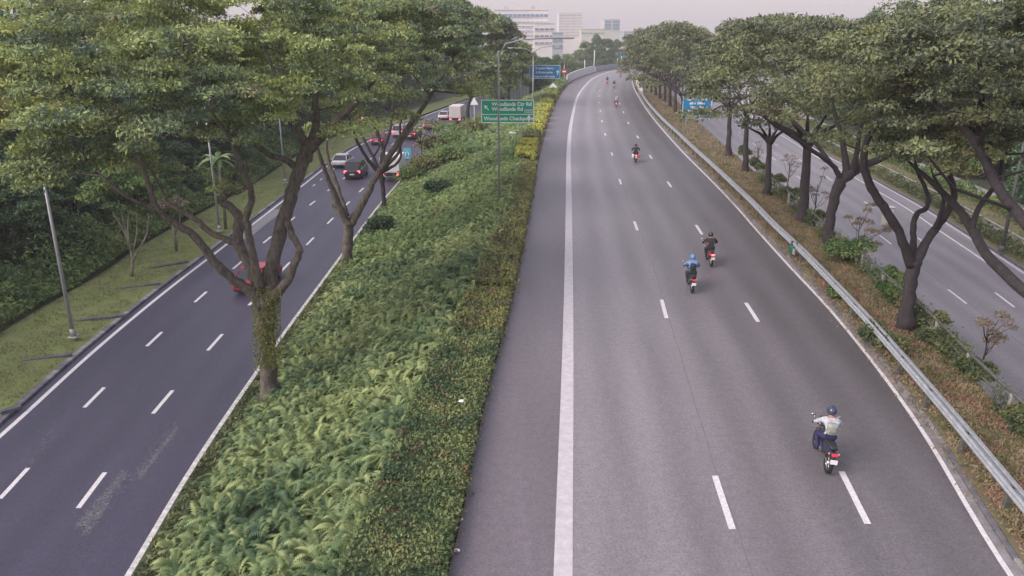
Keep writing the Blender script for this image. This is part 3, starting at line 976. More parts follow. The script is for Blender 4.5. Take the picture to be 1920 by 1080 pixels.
# green barrier end block
e_ = empty('barrier_end', (float(fG(37.2)) - .22, 37.2, 0.08)); tag(e_, 'green plastic wrapped end piece between two crash barriers', 'barrier end')
m = MB()
m.box((0, 0, 0.45), (0.20, 0.55, 0.45), ch=0.06); m.build('cover', mat('green plastic cover', (0.02, 0.11, 0.075), 0.6, var=0.4), e_)
m = MB(); m.box((-0.10, -0.55, 0.5), (0.07, 0.25, 0.3), ch=0.02); m.build('reflector', M['pole_dull'], e_)

rr_ = empty('metal_railing', (float(fV(14)), 14, 0)); tag(rr_, 'dark overgrown railing along the outer edge of the verge', 'railing')
for zz, r_ in ((0.80, 0.055), (0.45, 0.035)):
    Y = np.arange(14, 60.1, 1.5); m = MB()
    m.tube([(float(fV(q)) - rr_.location[0], q - 14, zz) for q in Y], r_, 6); m.build('rail', M['rail_dark'], rr_)
pm = MB(); pm.box((0, 0, 0.40), (0.12, 0.12, 0.84), ch=0.015); po = None
for q in np.arange(14.5, 60, 3.0):
    if po is None: po = pm.build('post', M['concrete'], rr_); c = po
    else: c = po.copy(); C.objects.link(c)
    c.location = (float(fV(q)) - rr_.location[0], q - 14, -0.02)
# rail beyond the opposite road
r2 = empty('metal_railing', (float(fRR(30)) + 3.6, 30, Z2 + 0.15)); tag(r2, 'pale metal railing beyond the opposite road', 'railing')
for zz in (0.75, 0.45):
    m = MB(); m.tube([(float(fRR(q)) + 3.6 - r2.location[0], q - 30, zz) for q in np.arange(30, 130, 2.5)], 0.06, 6); m.build('rail', M['pole'], r2)
pm = MB(); pm.box((0, 0, 0.40), (0.10, 0.10, 0.80), ch=0.01); po = None
for q in np.arange(30, 128, 4.0):
    if po is None: po = pm.build('post', M['pole'], r2); c = po
    else: c = po.copy(); C.objects.link(c)
    c.location = (float(fRR(q)) + 3.6 - r2.location[0], q - 30, 0)


# ------------------------------------------------------------------ shrubs
def shrub(loc, rx, ry, h, leafm, label, group=None, leaf=0.16, n=2200, name='shrub', dens=1.0):
    root = empty(name, loc); tag(root, label, 'shrub', group)
    k = 7 + int(rx * 4)
    cs = np.stack([rng.uniform(-0.6, 0.6, k) * rx, rng.uniform(-0.6, 0.6, k) * ry, rng.uniform(0.35, 0.75, k) * h], 1)
    rad = rng.uniform(0.38, 0.6, k) * min(rx, ry, h)
    P, v = clump_points(cs, rad, max(10, int(n / k)), 0.9)
    P[:, 2] = np.abs(P[:, 2])
    V, Q = leaf_quads(P, leaf, v * 0.6, 0.2, 0.5)
    mesh_np('foliage', V, Q, leafm, root)
    m = MB()
    for q in range(5):
        c = cs[q]
        m.tube([(0, 0, -0.05), (c[0] * 0.4, c[1] * 0.4, c[2] * 0.5), tuple(c)], [0.04, 0.03, 0.012], 5)
    m.build('stems', M['bark_dark'], root)
    return root


def on_slope(px, py):
    z = -2.0
    for _ in range(12):
        g = G(px, py, z); z = float(slope_z(g[0], g[1]))
    return (g[0], g[1], z)


p = on_slope(712, 446); shrub(p, 1.15, 1.1, 1.7, LF['shrub_dark'], 'round dark green bush on the slope beside the slender trunk', leaf=0.17, n=4500)
p = on_slope(820, 372); shrub(p, 1.3, 1.2, 1.6, LF['shrub_dark'], 'dark bush in the middle of the fern slope', leaf=0.2, n=3500)
p = on_slope(770, 345); shrub(p, 1.7, 1.6, 1.5, LF['jungle2'], 'bright leafy bush at the kerb below the small blue sign', leaf=0.24, n=3000)
for k, (x, y, s, lb) in enumerate(((800, 330, 2.2, 'brownish scrub bush past the bright leafy one'), (845, 312, 2.4, 'broad scrub bush left of the tall lamp post'), (812, 290, 2.2, 'scrub bush near the kerb under the thin bare trees'), (858, 275, 2.6, 'feathery scrub bush left of the green sign legs'), (890, 262, 2.6, 'scrub bush right under the green sign'), (840, 262, 2.4, 'far scrub bush beside the turning lorry'))):
    p = on_slope(x, y)
    shrub(p, s, s, s * 0.9, LF['fern_far'] if k % 2 else LF['hedge_red'], lb, 'scrub bushes on the far slope', leaf=0.34, n=2600)
# shrubs along the verge railing
vs = [(15.2, 25.9, 1.0, 1.5, 1.0), (15.6, 28.2, 1.0, 1.6, 1.1), (14.9, 23.2, 0.8, 1.3, 0.8), (14.3, 19.4, 1.0, 1.6, 1.0), (14.1, 17.3, 0.9, 1.4, 0.9), (16.0, 31.0, 0.9, 1.2, 0.9), (16.4, 37.0, 1.5, 1.6, 1.5), (16.9, 33.6, 0.9, 1.2, 0.9), (17.6, 44.5, 0.9, 1.5, 1.2), (18.6, 51.5, 1.0, 1.7, 1.2), (19.3, 57.5, 1.0, 1.9, 1.3), (20.2, 64, 1.0, 2, 1.3), (21, 71, 1.0, 2, 1.3)]
vl = ['thin-leaved shrub row by the railing behind the forked tree', 'tall railing shrub right behind the forked tree trunk', 'low shrub by the railing before the bare sapling', 'dark shrub by the railing at the right frame edge', 'lowest dark shrub by the railing at the frame corner', 'bushy shrub at the railing left of the forked tree', 'large loose bush at the foot of the leaning tree', 'small shrub on the railing between forked and leaning trees', 'shrub at the foot of the straight dark trunk', 'shrub between the third and fourth verge trunks', 'shrub beyond the fourth verge trunk', 'shrub two trunks before the blue roadside sign', 'shrub just before the blue roadside sign']
for (x, y, rx, ry, h), lb in zip(vs, vl):
    shrub((x + .25, y, 0), rx * .72, ry, h * .75, LF['shrub'] if y < 31 or y > 40 else LF['jungle2'], lb, 'shrubs along the verge railing', leaf=0.07 + y * 0.002, n=5200)
Y = rng.uniform(13, 62, 26000); g_ = np.sin(Y * 1.1) + np.sin(Y * 2.7 + 1) * .7 + rng.normal(size=len(Y)) * .5
Y = Y[g_ > -0.4]; P = np.stack([fV(Y) + rng.normal(size=len(Y)) * 0.16, Y, np.abs(rng.normal(size=len(Y))) * 0.36 + 0.02], 1)
V, Q = leaf_quads(P, 0.12, None, 0.1, 0.4)
tag(mesh_np('creeper', V, Q, LF['shrub']), 'creepers and weeds growing over the railing along the verge', 'creeper', None, 'stuff')
Y = rng.uniform(9, 70, 15000); P = np.stack([fG(Y) + rng.normal(size=len(Y)) * 0.28, Y, 0.06 + np.abs(rng.normal(size=len(Y))) * 0.16], 1)
V, Q = leaf_quads(P, 0.11, None, -0.6, 0.3)
tag(mesh_np('weeds', V, Q, LF['dry']), 'weeds growing under the steel crash barrier', 'weeds', None, 'stuff')
p = G(1655, 650, 0.1); shrub((p[0] - 0.1, p[1], 0.05), 0.75, 1.3, 0.75, LF['shrub'], 'bluish green plant spilling over the crash barrier', leaf=0.14, n=1800)
p = G(1578, 560, 0.1); shrub((p[0] - 0.2, p[1], 0.05), 0.45, 0.9, 0.6, LF['jungle2'], 'small weed clump growing through the crash barrier', leaf=0.12, n=900)


def sapling(loc, h, label, leafm, n=500, spread=0.9):
    root = empty('sapling', loc); tag(root, label, 'sapling', 'young saplings on the verge')
    m = MB(); tips = []
    m.tube([(0, 0, -0.05), (0.04, 0.02, h * 0.4), (0.0, 0.05, h * 0.8)], [0.035, 0.028, 0.012], 6)
    for k in range(11):
        a = random.uniform(0, 6.28); z0 = h * random.uniform(0.2, 0.75); r = spread * random.uniform(0.2, .9)
        t_ = (r * math.cos(a), r * math.sin(a), z0 + h * random.uniform(0.15, 0.45))
        m.tube([(0.02, 0.02, z0), (t_[0] * 0.5, t_[1] * 0.5, z0 + (t_[2] - z0) * 0.35), t_], [0.018, 0.013, 0.006], 5); tips.append(t_)
    m.build('trunk', M['bark_dark'], root)
    cs = np.array(tips)
    P, v = clump_points(cs, np.full(len(cs), 0.24), int(1.3 * n / len(cs)), 0.8)
    V, Q = leaf_quads(P, 0.085, v * 0.5, 0.2, 0.5)
    mesh_np('crown', V, Q, leafm, root)
    return root


p = G(1832, 700, 0); sapling((p[0] + 0.3, p[1] + 0.3, 0), 1.9, 'brownish open sapling against the opposite road at the right', LF['brown'], 900)
p = G(1522, 412, 0); sapling((p[0] + 0.3, p[1] + 0.5, 0), 2.6, 'thin sapling right of the straight dark trunk', LF['brown'], 600, 1.0)
p = G(1466, 350, 0); sapling((p[0] + 0.4, p[1], 0), 2.4, 'small umbrella-topped sapling between dark trunks', LF['brown'], 450, 0.9)
p = G(1602, 500, 0); sapling((p[0] + 0.2, p[1] + 0.5, 0), 2.5, 'leafy sapling behind the leaning tree', LF['brown'], 1400, 1.5)
p = G(1412, 318, 0); sapling((p[0] + 0.3, p[1], 0), 2.3, 'slight sapling beside the fifth verge trunk', LF['brown'], 350, 0.8)


# ------------------------------------------------------------------ the big trees of the slope
def canopy(spec, rg):
    """crown made of umbrella lobes: (px, py of the lobe's top centre, Y, rx, ry, h, n)"""
    out = []
    for (x, y, Yd, rx, ry, h, n) in spec:
        top = W(x, y, Yd)
        d = dome_clumps(n, rx, ry, h, -h, rg, low=0.12, rim=0.3, spread=0.45)
        out.append(d + top)
    return np.concatenate(out)


limbs1 = [
    [(508, 752, 0, .38), (503, 700, 0, .33), (500, 640, 0, .32), (499, 600, 0, .36), (497, 556, 0, .40)],
    [(492, 570, -.1, .30), (468, 545, -.3, .22), (445, 530, -.5, .19), (410, 500, -.9, .17), (385, 468, -1.2, .16), (362, 440, -1.5, .14), (330, 420, -1.8, .12), (298, 395, -2.2, .10), (280, 350, -2.5, .08), (262, 300, -2.8, .06), (225, 250, -3, .04)],
    [(492, 566, 0, .30), (478, 515, .2, .24), (458, 478, .5, .22), (445, 450, .8, .21), (449, 413, 1.0, .19), (438, 393, 1.2, .17), (417, 377, 1.3, .14), (432, 350, 1.6, .13), (445, 310, 2.0, .11), (440, 250, 2.4, .08), (420, 180, 2.6, .05)],
    [(444, 455, .8, .15), (420, 447, 1.0, .13), (398, 438, 1.3, .12), (373, 417, 1.7, .11), (345, 398, 2.0, .09), (315, 380, 2.3, .07), (290, 330, 2.5, .05), (250, 270, 2.5, .03)],
    [(488, 540, -.2, .20), (476, 490, -.5, .16), (467, 440, -.8, .14), (462, 405, -1.0, .13), (471, 378, -1.2, .12), (468, 350, -1.4, .11), (452, 310, -1.8, .09), (430, 260, -2.2, .06), (390, 200, -2.8, .04)],
    [(500, 566, 0, .34), (508, 510, .2, .27), (521, 455, .5, .26), (532, 410, .8, .26), (545, 370, 1.0, .25), (558, 330, 1.2, .25), (572, 295, 1.4, .27), (582, 272, 1.5, .27)],
    [(510, 560, -.1, .24), (537, 528, -.3, .17), (552, 495, -.3, .15), (562, 470, -.2, .13), (549, 443, .1, .13), (538, 414, .5, .15)],
    [(578, 285, 1.4, .22), (560, 245, 1.7, .15), (540, 200, 2.2, .12), (520, 150, 2.6, .08), (495, 90, 3.0, .05)],
    [(580, 280, 1.5, .22), (592, 235, 2.0, .16), (592, 180, 2.5, .12), (605, 120, 3.0, .08), (600, 60, 3.5, .05)],
    [(580, 280, 1.5, .22), (612, 245, 1.2, .18), (645, 215, 1.0, .14), (680, 180, .8, .09), (710, 140, .5, .05)],
    [(560, 318, 1.3, .16), (535, 300, 1.1, .12), (505, 290, .8, .11), (480, 272, .4, .09), (450, 262, 0, .07), (400, 230, -.6, .05)],
    [(440, 250, 2.4, .08), (470, 200, 2.8, .07), (480, 140, 3.0, .05)],
    [(298, 395, -2.2, .08), (240, 370, -2.8, .06), (190, 330, -3.2, .04)],
]
rgt = np.random.default_rng(3)
cl1 = canopy([(340, -45, 29.8, 6.8, 6.4, 4.4, 150), (500, -40, 32, 5.6, 5.2, 3.8, 92), (170, 85, 28.5, 4.8, 4.6, 3.2, 64), (85, 190, 28.0, 3.2, 3.4, 2.2, 30), (130, 275, 27.5, 2.2, 2.6, 1.3, 18), (300, 140, 25.5, 3.6, 3.0, 1.6, 24), (560, 120, 29, 2.8, 3.2, 1.9, 28), (415, -20, 35, 4.2, 2.6, 3.0, 46), (200, 0, 34, 3.0, 2.4, 2.2, 26)], rgt)
t1 = traced_tree('shade_tree', 'huge many-limbed shade tree with climbers on its trunk, rooted beside the white kerb', None, (508, 752), -3.6, limbs1, cl1, 0.50, 1.00, 430, 0.150, LF['rain'], M['bark'], twig=0.055)
# climbers hanging round the fork
b = np.array(t1.location)
n = 6000
tt = rng.random(n)
cpt = np.stack([np.interp(tt, [0, .35, 1], [500, 499, 503]), np.interp(tt, [0, 1], [545, 690])], 1)
P = np.array([W(x + max(-26, min(26, random.gauss(0, 11 + 9 * (1 - t) ** 2))), y + random.gauss(0, 6), t1.location[1] - random.uniform(-.25, .55)) for (x, y), t in zip(cpt, tt)]) - b
V, Q = leaf_quads(P, 0.10, None, 1.1, 0.4)
o = mesh_np('climber', V, Q, LF['ivy'], t1); o['label'] = 'shaggy olive climbers hanging around the fork'

limbs2 = [
    [(652, 502, 0, .36), (652, 460, 0, .33), (655, 413, 0, .34)],
    [(655, 422, 0, .28), (640, 395, -.3, .23), (627, 365, -.6, .20), (613, 330, -1.0, .15), (602, 300, -1.4, .13), (590, 260, -1.8, .09), (575, 210, -2.3, .05)],
    [(648, 410, 0, .18), (633, 398, .2, .13), (622, 383, .4, .10)],
    [(650, 405, .1, .20), (640, 375, .6, .17), (629, 340, 1.0, .15), (618, 310, 1.5, .13), (612, 270, 2, .09), (620, 210, 2.6, .05)],
    [(658, 420, 0, .28), (674, 392, .2, .25), (690, 362, .4, .22), (703, 335, .6, .19), (722, 305, .9, .19), (745, 270, 1.2, .19), (768, 236, 1.4, .17), (795, 198, 1.6, .13), (820, 160, 1.8, .08), (850, 110, 2, .05)],
    [(722, 305, .9, .13), (715, 270, 1.1, .11), (700, 235, 1.4, .09), (680, 190, 1.6, .05)],
]
cl2 = canopy([(680, -15, 48, 6.6, 6.5, 4.1, 120), (758, 5, 50, 3.4, 5.5, 3.0, 60), (600, 60, 47, 5.0, 5.0, 3.4, 60)], rgt)
traced_tree('shade_tree', 'second shade tree with a plain trunk forking low over the side road', None, (652, 502), -3.7, limbs2, cl2, 0.75, 1.3, 330, 0.24, LF['rain'], M['bark'], twig=0.06)
limbs3 = [
    [(720, 396, 0, .20), (719, 365, 0, .18), (716, 335, 0, .22), (712, 320, 0, .26)],
    [(712, 325, 0, .2), (690, 300, -.5, .15), (672, 270, -1, .13), (660, 240, -1.5, .11), (648, 200, -2, .06)],
    [(710, 322, 0, .2), (700, 295, .5, .14), (684, 265, 1, .11), (668, 225, 1.5, .08), (670, 180, 2, .05)],
    [(713, 320, 0, .2), (718, 285, .8, .15), (730, 250, 1.2, .12), (735, 215, 1.6, .09), (740, 170, 2, .05)],
    [(714, 322, 0, .2), (735, 300, -.4, .15), (748, 285, -.6, .12), (752, 262, -.7, .11), (750, 235, -.8, .09), (765, 190, -1, .05)],
    [(714, 322, 0, .18), (740, 310, .6, .12), (752, 292, .9, .10), (752, 270, 1.2, .09), (780, 230, 1.6, .06), (800, 190, 2, .04)],
    [(700, 295, .5, .09), (712, 270, .3, .08), (705, 235, 0, .07), (692, 215, -.3, .05)],
]
cl3 = canopy([(745, -20, 66, 6.6, 7, 4.0, 110), (810, 5, 70, 3.4, 6, 3.8, 56)], rgt)
traced_tree('shade_tree', 'third shade tree whose limbs fan out from a low hub over the queue of cars', None, (720, 398), -3.8, limbs3, cl3, 0.95, 1.5, 260, 0.32, LF['rain'], M['bark_dark'], twig=0.07)


def simple_limbs(x, y, xt, yt, r, spread, n=5, d=2.0, yl=None):
    L_ = [[(x, y, 0, r * 1.15), ((x + xt) / 2, (y + yt) / 2, 0, r), (xt, yt, 0, r * 0.9)]]
    for k in range(n):
        a = (k / (n - 1) - 0.5) * 2
        L_.append([(xt, yt + 3, 0, r * 0.7), (xt + a * spread * 0.35, yt - spread * 0.35, random.uniform(-d, d) * 0.4, r * 0.5), (xt + a * spread * 0.8, yt - spread * (0.75 - 0.15 * abs(a)), random.uniform(-d, d), r * 0.28), (xt + a * spread * 1.2, yt - spread * (1.1 - 0.2 * abs(a)), random.uniform(-d, d), r * 0.12)])
    return L_


L5 = [[(876, 224, 0, .3), (879, 195, 0, .26), (884, 178, 0, .25)], [(884, 180, 0, .22), (900, 160, 0, .18), (918, 142, 0, .14), (935, 115, 0, .08)], [(882, 182, 0, .2), (890, 155, .5, .14), (900, 125, 1, .08)], [(882, 182, 0, .2), (868, 160, 0, .13), (860, 130, 0, .06)], [(888, 175, 0, .14), (912, 165, -.6, .11), (940, 135, -1, .06)]]
cl = canopy([(890, 25, 124, 7, 8, 9, 70), (940, 66, 128, 4.6, 6, 6, 30), (850, 20, 120, 8, 8, 9, 50)], rgt)
traced_tree('shade_tree', 'dark forked tree beyond the side road just left of the green sign', None, (876, 226), -3.6, L5, cl, 1.3, 2.2, 190, 0.6, LF['rain'], M['bark_dark'], twig=0.08)
for (x, y, xt, yt, lb) in ((790, 302, 796, 276, 'thin bare-stemmed young tree above the far bushes'), (815, 292, 822, 268, 'thin young tree to the right of the blue symbol sign')):
    p = on_slope(x, y)
    root = empty('young_tree', p); tag(root, lb, 'tree', 'thin young trees at the far kerb')
    m = MB(); m.tube([(0, 0, -0.3), (0.1, 0, 1.2), (0.0, 0, 2.2)], [.10, .08, .07], 6)
    tips = []
    for k in range(5):
        a = -1.2 + k * 0.6
        t_ = (math.sin(a) * 1.9, random.uniform(-.8, .8), 2.2 + math.cos(a) * 1.9)
        m.tube([(0, 0, 2.1), (t_[0] * .45, t_[1] * .4, 2.2 + (t_[2] - 2.2) * .5), t_], [.06, .045, .02], 5); tips.append(t_)
    m.build('trunk', M['bark_dark'], root)
    crown_mesh('crown', LF['rain'], root, np.array(tips) + (0, 0, 0.3), 0.5, 0.8, 60, 0.3)

# ------------------------------------------------------------------ verge trees on the right
VG = 'dark-trunked trees along the verge'
limbsV1 = [
    [(1697, 618, 0, .30), (1701, 570, 0, .25), (1709, 520, 0, .24), (1712, 488, 0, .26)],
    [(1709, 497, 0, .20), (1694, 455, -.2, .16), (1674, 415, -.4, .16), (1650, 378, -.6, .15), (1630, 345, -.8, .14), (1620, 310, -1, .13), (1622, 275, -1.2, .11), (1640, 235, -1.4, .07), (1660, 190, -1.6, .04)],
    [(1712, 492, 0, .16), (1712, 455, .3, .12), (1713, 420, .5, .11), (1720, 400, .6, .10), (1738, 388, .8, .09), (1738, 360, 1, .08), (1720, 320, 1.2, .06), (1712, 270, 1.4, .03)],
    [(1716, 494, 0, .20), (1735, 455, .1, .16), (1757, 425, .2, .15), (1775, 398, .3, .14), (1790, 365, .5, .12), (1780, 320, .8, .10), (1790, 270, 1.2, .07), (1800, 200, 1.5, .04)],
    [(1752, 432, .2, .10), (1762, 405, -.2, .08), (1770, 370, -.5, .07), (1750, 330, -.8, .05)],
]
clV1 = canopy([(1700, 45, 28.5, 5.0, 5.0, 3.2, 78), (1600, 140, 30.0, 3.4, 4.0, 2.0, 34)], rgt)
traced_tree('verge_tree', 'forked dark tree on the verge nearest the camera', VG, (1697, 618), 0.0, limbsV1, clV1, 0.5, 0.95, 320, 0.14, LF['verge'], M['bark_dark'], twig=0.045)
limbsV2 = [
    [(1552, 458, 0, .30), (1556, 420, 0, .26), (1562, 380, 0, .26), (1575, 345, 0, .30), (1592, 325, 0, .30)],
    [(1577, 338, 0, .16), (1565, 315, -.2, .13), (1548, 300, -.5, .11), (1520, 280, -.8, .10), (1488, 258, -1.2, .09), (1450, 232, -1.6, .08), (1415, 205, -2, .05)],
    [(1592, 328, 0, .26), (1618, 312, .2, .20), (1650, 298, .3, .17), (1685, 284, .5, .13), (1720, 270, .8, .08), (1760, 250, 1, .05)],
    [(1588, 330, 0, .22), (1584, 295, .3, .17), (1578, 255, .6, .13), (1565, 210, 1, .09), (1550, 160, 1.2, .05)],
    [(1600, 322, 0, .2), (1606, 290, -.3, .14), (1612, 250, -.6, .1), (1625, 200, -1, .06)],
    [(1560, 310, -.2, .12), (1530, 270, .4, .11), (1495, 235, .8, .10), (1460, 205, 1.4, .07), (1430, 170, 1.6, .04)],
]
clV2 = canopy([(1560, 45, 41, 6.2, 5.5, 3.9, 86), (1690, 85, 42, 4.6, 5, 3.1, 44)], rgt)
traced_tree('verge_tree', 'leaning dark tree on the verge with long bare limbs stretched left', VG, (1552, 458), 0.0, limbsV2, clV2, 0.65, 1.15, 290, 0.185, LF['verge'], M['bark_dark'], twig=0.05)
for (bx, by, xt, yt, r, sp, px_, py_, n, lb) in (
        (1505, 414, 1514, 275, .27, 70, 1480, 48, 56, 'straight dark trunk left of the leaning tree'),
        (1438, 366, 1443, 268, .20, 45, 1452, 50, 50, 'fourth verge tree, forking into thin bare limbs'),
        (1397, 323, 1400, 215, .20, 45, 1438, 48, 46, 'fifth verge tree, slim and straight'),
        (1366, 293, 1368, 205, .21, 40, 1412, 46, 44, 'sixth verge tree, right behind the blue roadside sign')):
    g = G(bx, by, 0)
    cl = canopy([(px_, py_, g[1] + 1, (3.3 if bx < 1400 else 5.2), 5, (3.4 if bx < 1400 else 3.8), int(n * 1.05))], rgt)
    traced_tree('verge_tree', lb, VG, (bx, by), 0.0, simple_limbs(bx, by, xt, yt, r, sp), cl, 0.8, 1.35, 230, 0.25, LF['verge'], M['bark_dark'], twig=0.06)
for k, (bx, by) in enumerate(((1279, 228), (1266, 212), (1256, 200), (1246, 191), (1237, 185), (1229, 179), (1221, 174), (1213, 166), (1206, 158))):
    g = G(bx, by, 0)
    s = 1450 / g[1]
    yt = by - 3.2 * s
    cl = canopy([(bx + 3, 50 + k * 1.6, g[1] + 1, 5.4, 5.4, 6.2, 34)], rgt)
    lbs = ['first', 'second', 'third', 'fourth', 'fifth', 'sixth', 'seventh', 'eighth', 'ninth']
    traced_tree('verge_tree', lbs[k] + ' slender trunk beyond the blue roadside sign, counting away from it', 'slender far verge trees', (bx, by), 0.0, simple_limbs(bx, by, bx + 1, yt, .20, 2.5 * s), cl, 1.1, 1.8, 150, 0.42, LF['verge'], M['bark_dark'], twig=0.07)
# near tree rooted outside the frame, its limbs reach in
b0 = (16.4, 18.5)
root = empty('verge_tree', (b0[0], b0[1], 0)); tag(root, 'nearest verge tree, only its long leaning limbs reach in from the right edge', 'tree', VG)
org = np.array((b0[0], b0[1], 0)); m = MB(); nodes = []
T0 = [[((16.4, 18.5, -0.2), .36), ((16.5, 19.0, 1.6), .32), ((16.6, 19.8, 2.6), .32)]]
def wl(seq): return [(tuple(W(x, y, Yd)), r) for (x, y, Yd, r) in seq]
T0.append([((16.6, 19.8, 2.5), .24)] + wl([(1985, 590, 21, .17), (1920, 545, 22, .17), (1880, 508, 23, .17), (1850, 478, 24, .16), (1825, 435, 25, .15), (1802, 398, 26, .14), (1778, 372, 27, .12), (1740, 335, 28, .09), (1700, 300, 29, .05)]))
T0.append([((16.6, 19.8, 2.5), .24)] + wl([(1990, 510, 20.3, .17), (1925, 420, 21, .16), (1885, 372, 22, .15), (1856, 322, 23, .14), (1842, 270, 24, .13), (1835, 220, 25, .11), (1841, 180, 25.5, .09), (1836, 110, 26, .06), (1820, 40, 26.5, .03)]))
T0.append(wl([(1862, 335, 22.8, .11), (1820, 255, 23.5, .10), (1775, 215, 24.5, .08), (1735, 180, 25.5, .06), (1700, 120, 26.5, .03)]))
T0.append(wl([(1822, 430, 25, .10), (1835, 390, 25.5, .09), (1870, 340, 25.8, .07), (1880, 290, 26, .05)]))
for li, lb in enumerate(T0):
    sp = smooth_path([(*(np.array(p_) - org), r) for p_, r in lb], 4)
    m.tube([tuple(q) for q in sp[:, :3]], [float(q) for q in sp[:, 3]], 10); nodes += [tuple(q) for q in sp]
m.build('trunk', M['bark_dark'], root)
cl = canopy([(1800, 20, 25, 4.0, 4.0, 2.6, 80), (1900, 20, 22, 4.0, 4.0, 2.8, 80), (1890, 220, 25.5, 2.6, 3.0, 1.7, 28), (1760, 190, 27, 2.6, 3, 1.8, 30)], rgt) - org
tw = MB(); twigs(tw, nodes, cl, rng, 0.045); tw.build('branches', M['bark_dark'], root)['kind'] = 'stuff'
crown_mesh('crown', LF['verge'], root, cl, 0.45, 0.85, 330, 0.14, 0.5)


# ------------------------------------------------------------------ forests: shared crowns, each tree an object
def forest_proto(h, rx, leafm, barkm, leaf, n, seed, low=0.0):
    rg = np.random.default_rng(seed)
    root = empty('forest_tree', (0, -60, -5)); 
    m = MB()
    m.tube([(0, 0, -0.3), (0.15, 0.1, h * 0.3), (-0.1, 0, h * 0.6), (0, 0.1, h * 0.85)], [.28, .23, .17, .06], 7)
    cs = []
    for k in range(n):
        a = rg.uniform(0, 6.283); z = rg.uniform(low, 1.0)
        q = math.sin(math.pi * min(1, 0.22 + 0.70 * z)) ** 0.6
        r = rx * q * rg.uniform(0.45, 1.0)
        cs.append((r * math.cos(a), r * math.sin(a), h * z * 0.95 + 0.3))
    cs = np.array(cs)
    for c in cs[::4]:
        m.tube([(0, 0, max(0.5, c[2] * 0.7)), (c[0] * .5, c[1] * .5, c[2] * 0.88), tuple(c)], [.10, .07, .03], 5)
    m.build('trunk', barkm, root)
    crown_mesh('crown', leafm, root, cs, 0.9, 1.7, 330, leaf, 0.75, 0.5, rg, 0.55)
    return root


protoJ = [forest_proto(13, 4.4, LF['jungle'], M['bark_dark'], 0.40, 62, 21, -0.02), forest_proto(11, 4.0, LF['jungle'], M['bark_dark'], 0.34, 58, 22, 0.0), forest_proto(9, 3.6, LF['jungle2'], M['bark_dark'], 0.34, 50, 23, 0.05)]


def plant(proto, x, y, z, s, rz, label, group, sz=None):
    c = copy_tree(proto); c.location = (x, y, z); c.scale = (s, s, sz or s); c.rotation_euler = (0, 0, rz)
    tag(c, label, 'tree', group)
    return c


jn = 0
row_lab = ['front row', 'second row', 'back row']
fr = np.random.default_rng(5)
ordn = ['first', 'second', 'third', 'fourth', 'fifth', 'sixth', 'seventh', 'eighth', 'ninth', 'tenth', 'eleventh', 'twelfth', 'thirteenth', 'fourteenth', 'fifteenth', 'sixteenth', 'seventeenth', 'eighteenth', 'nineteenth', 'twentieth', 'twenty-first', 'twenty-second', 'twenty-third', 'twenty-fourth', 'twenty-fifth']
for r_, (off, st, y0, y1, sc_) in enumerate(((-4.5, 6.8, 27, 186, 0.62), (-9.5, 8.6, 22, 215, 0.95), (-17, 11, 25, 190, 1.5))):
    y = y0; k = 0
    while y < y1:
        x = float(fLJ(y)) + off + fr.normal() * 0.8
        s = sc_ * fr.uniform(0.75, 1.25)
        pi = (2 if fr.random() < 0.35 else int(fr.integers(2)))
        plant(protoJ[pi], x, y, Z1 + 0.3, s, fr.uniform(0, 6.28), ordn[k] + ' tree in the ' + row_lab[r_] + ' of forest left of the side road', 'forest trees left of the side road', s * (0.85 if r_ == 0 else 1))
        y += st * fr.uniform(0.85, 1.15); k += 1
# undergrowth bank
Y = rng.uniform(18, 125, 42000); d = np.abs(rng.normal(size=len(Y))) * 1.6
hh = np.minimum(3.2, 0.5 + d * 1.1) * (0.75 + 0.35 * np.sin(Y * 0.9) * np.sin(Y * 0.37 + 1))
P = np.stack([fLJ(Y) - 0.1 - d, Y, Z1 + 0.45 + hh * rng.uniform(0.55, 1.05, len(Y))], 1)
V, Q = leaf_quads(P, 0.30, np.tile((0.6, 0, 0.3), (len(Y), 1)), 0.5, 0.5)
tag(mesh_np('undergrowth', V, Q, LF['jungle2']), 'dense dark undergrowth along the forest edge left of the side road', 'undergrowth', None, 'stuff')
# pale multi-stemmed small tree
p = G(246, 515, Z1 + 0.4)
root = empty('pale_stemmed_tree', p); tag(root, 'small tree with several pale bare stems on the mown grass edge', 'tree')
org = np.array(p); m = MB(); nodes = []
for sq in ([(246, 517, .10), (249, 490, .09), (243, 455, .08), (233, 420, .06), (222, 375, .04)], [(249, 488, .07), (262, 465, .06), (275, 440, .05), (279, 405, .03)], [(245, 470, .06), (240, 430, .05), (242, 395, .03)], [(243, 458, .05), (228, 425, .04), (212, 398, .03)], [(250, 470, .05), (257, 435, .04), (256, 400, .03)]):
    sp = smooth_path([(*(W(x, y, p[1] + k * 0.15) - org), r) for k, (x, y, r) in enumerate(sq)], 3)
    m.tube([tuple(q) for q in sp[:, :3]], [float(q) for q in sp[:, 3]], 8); nodes += [tuple(q) for q in sp]
m.build('trunk', M['bark_pale'], root)
crown_mesh('crown', LF['jungle2'], root, canopy([(235, 330, p[1] + 1, 2.3, 2.2, 1.8, 22)], rgt) - org, 0.5, 0.9, 220, 0.24)
p = G(331, 467, Z1 + 0.4)
root = empty('pale_stump_tree', p); tag(root, 'short pale forked trunk between the two left lamp posts', 'tree')
m = MB(); m.tube([(0, 0, -.1), (.02, 0, .9), (-.05, 0, 1.9)], [.12, .10, .08], 8); m.tube([(0, 0, 1.0), (.5, 0, 2.0), (.6, .2, 2.9)], [.07, .05, .03], 6); m.tube([(-.03, 0, 1.7), (-.6, 0, 2.5), (-.9, .2, 3.2)], [.06, .05, .03], 6)
m.build('trunk', M['bark_pale'], root)
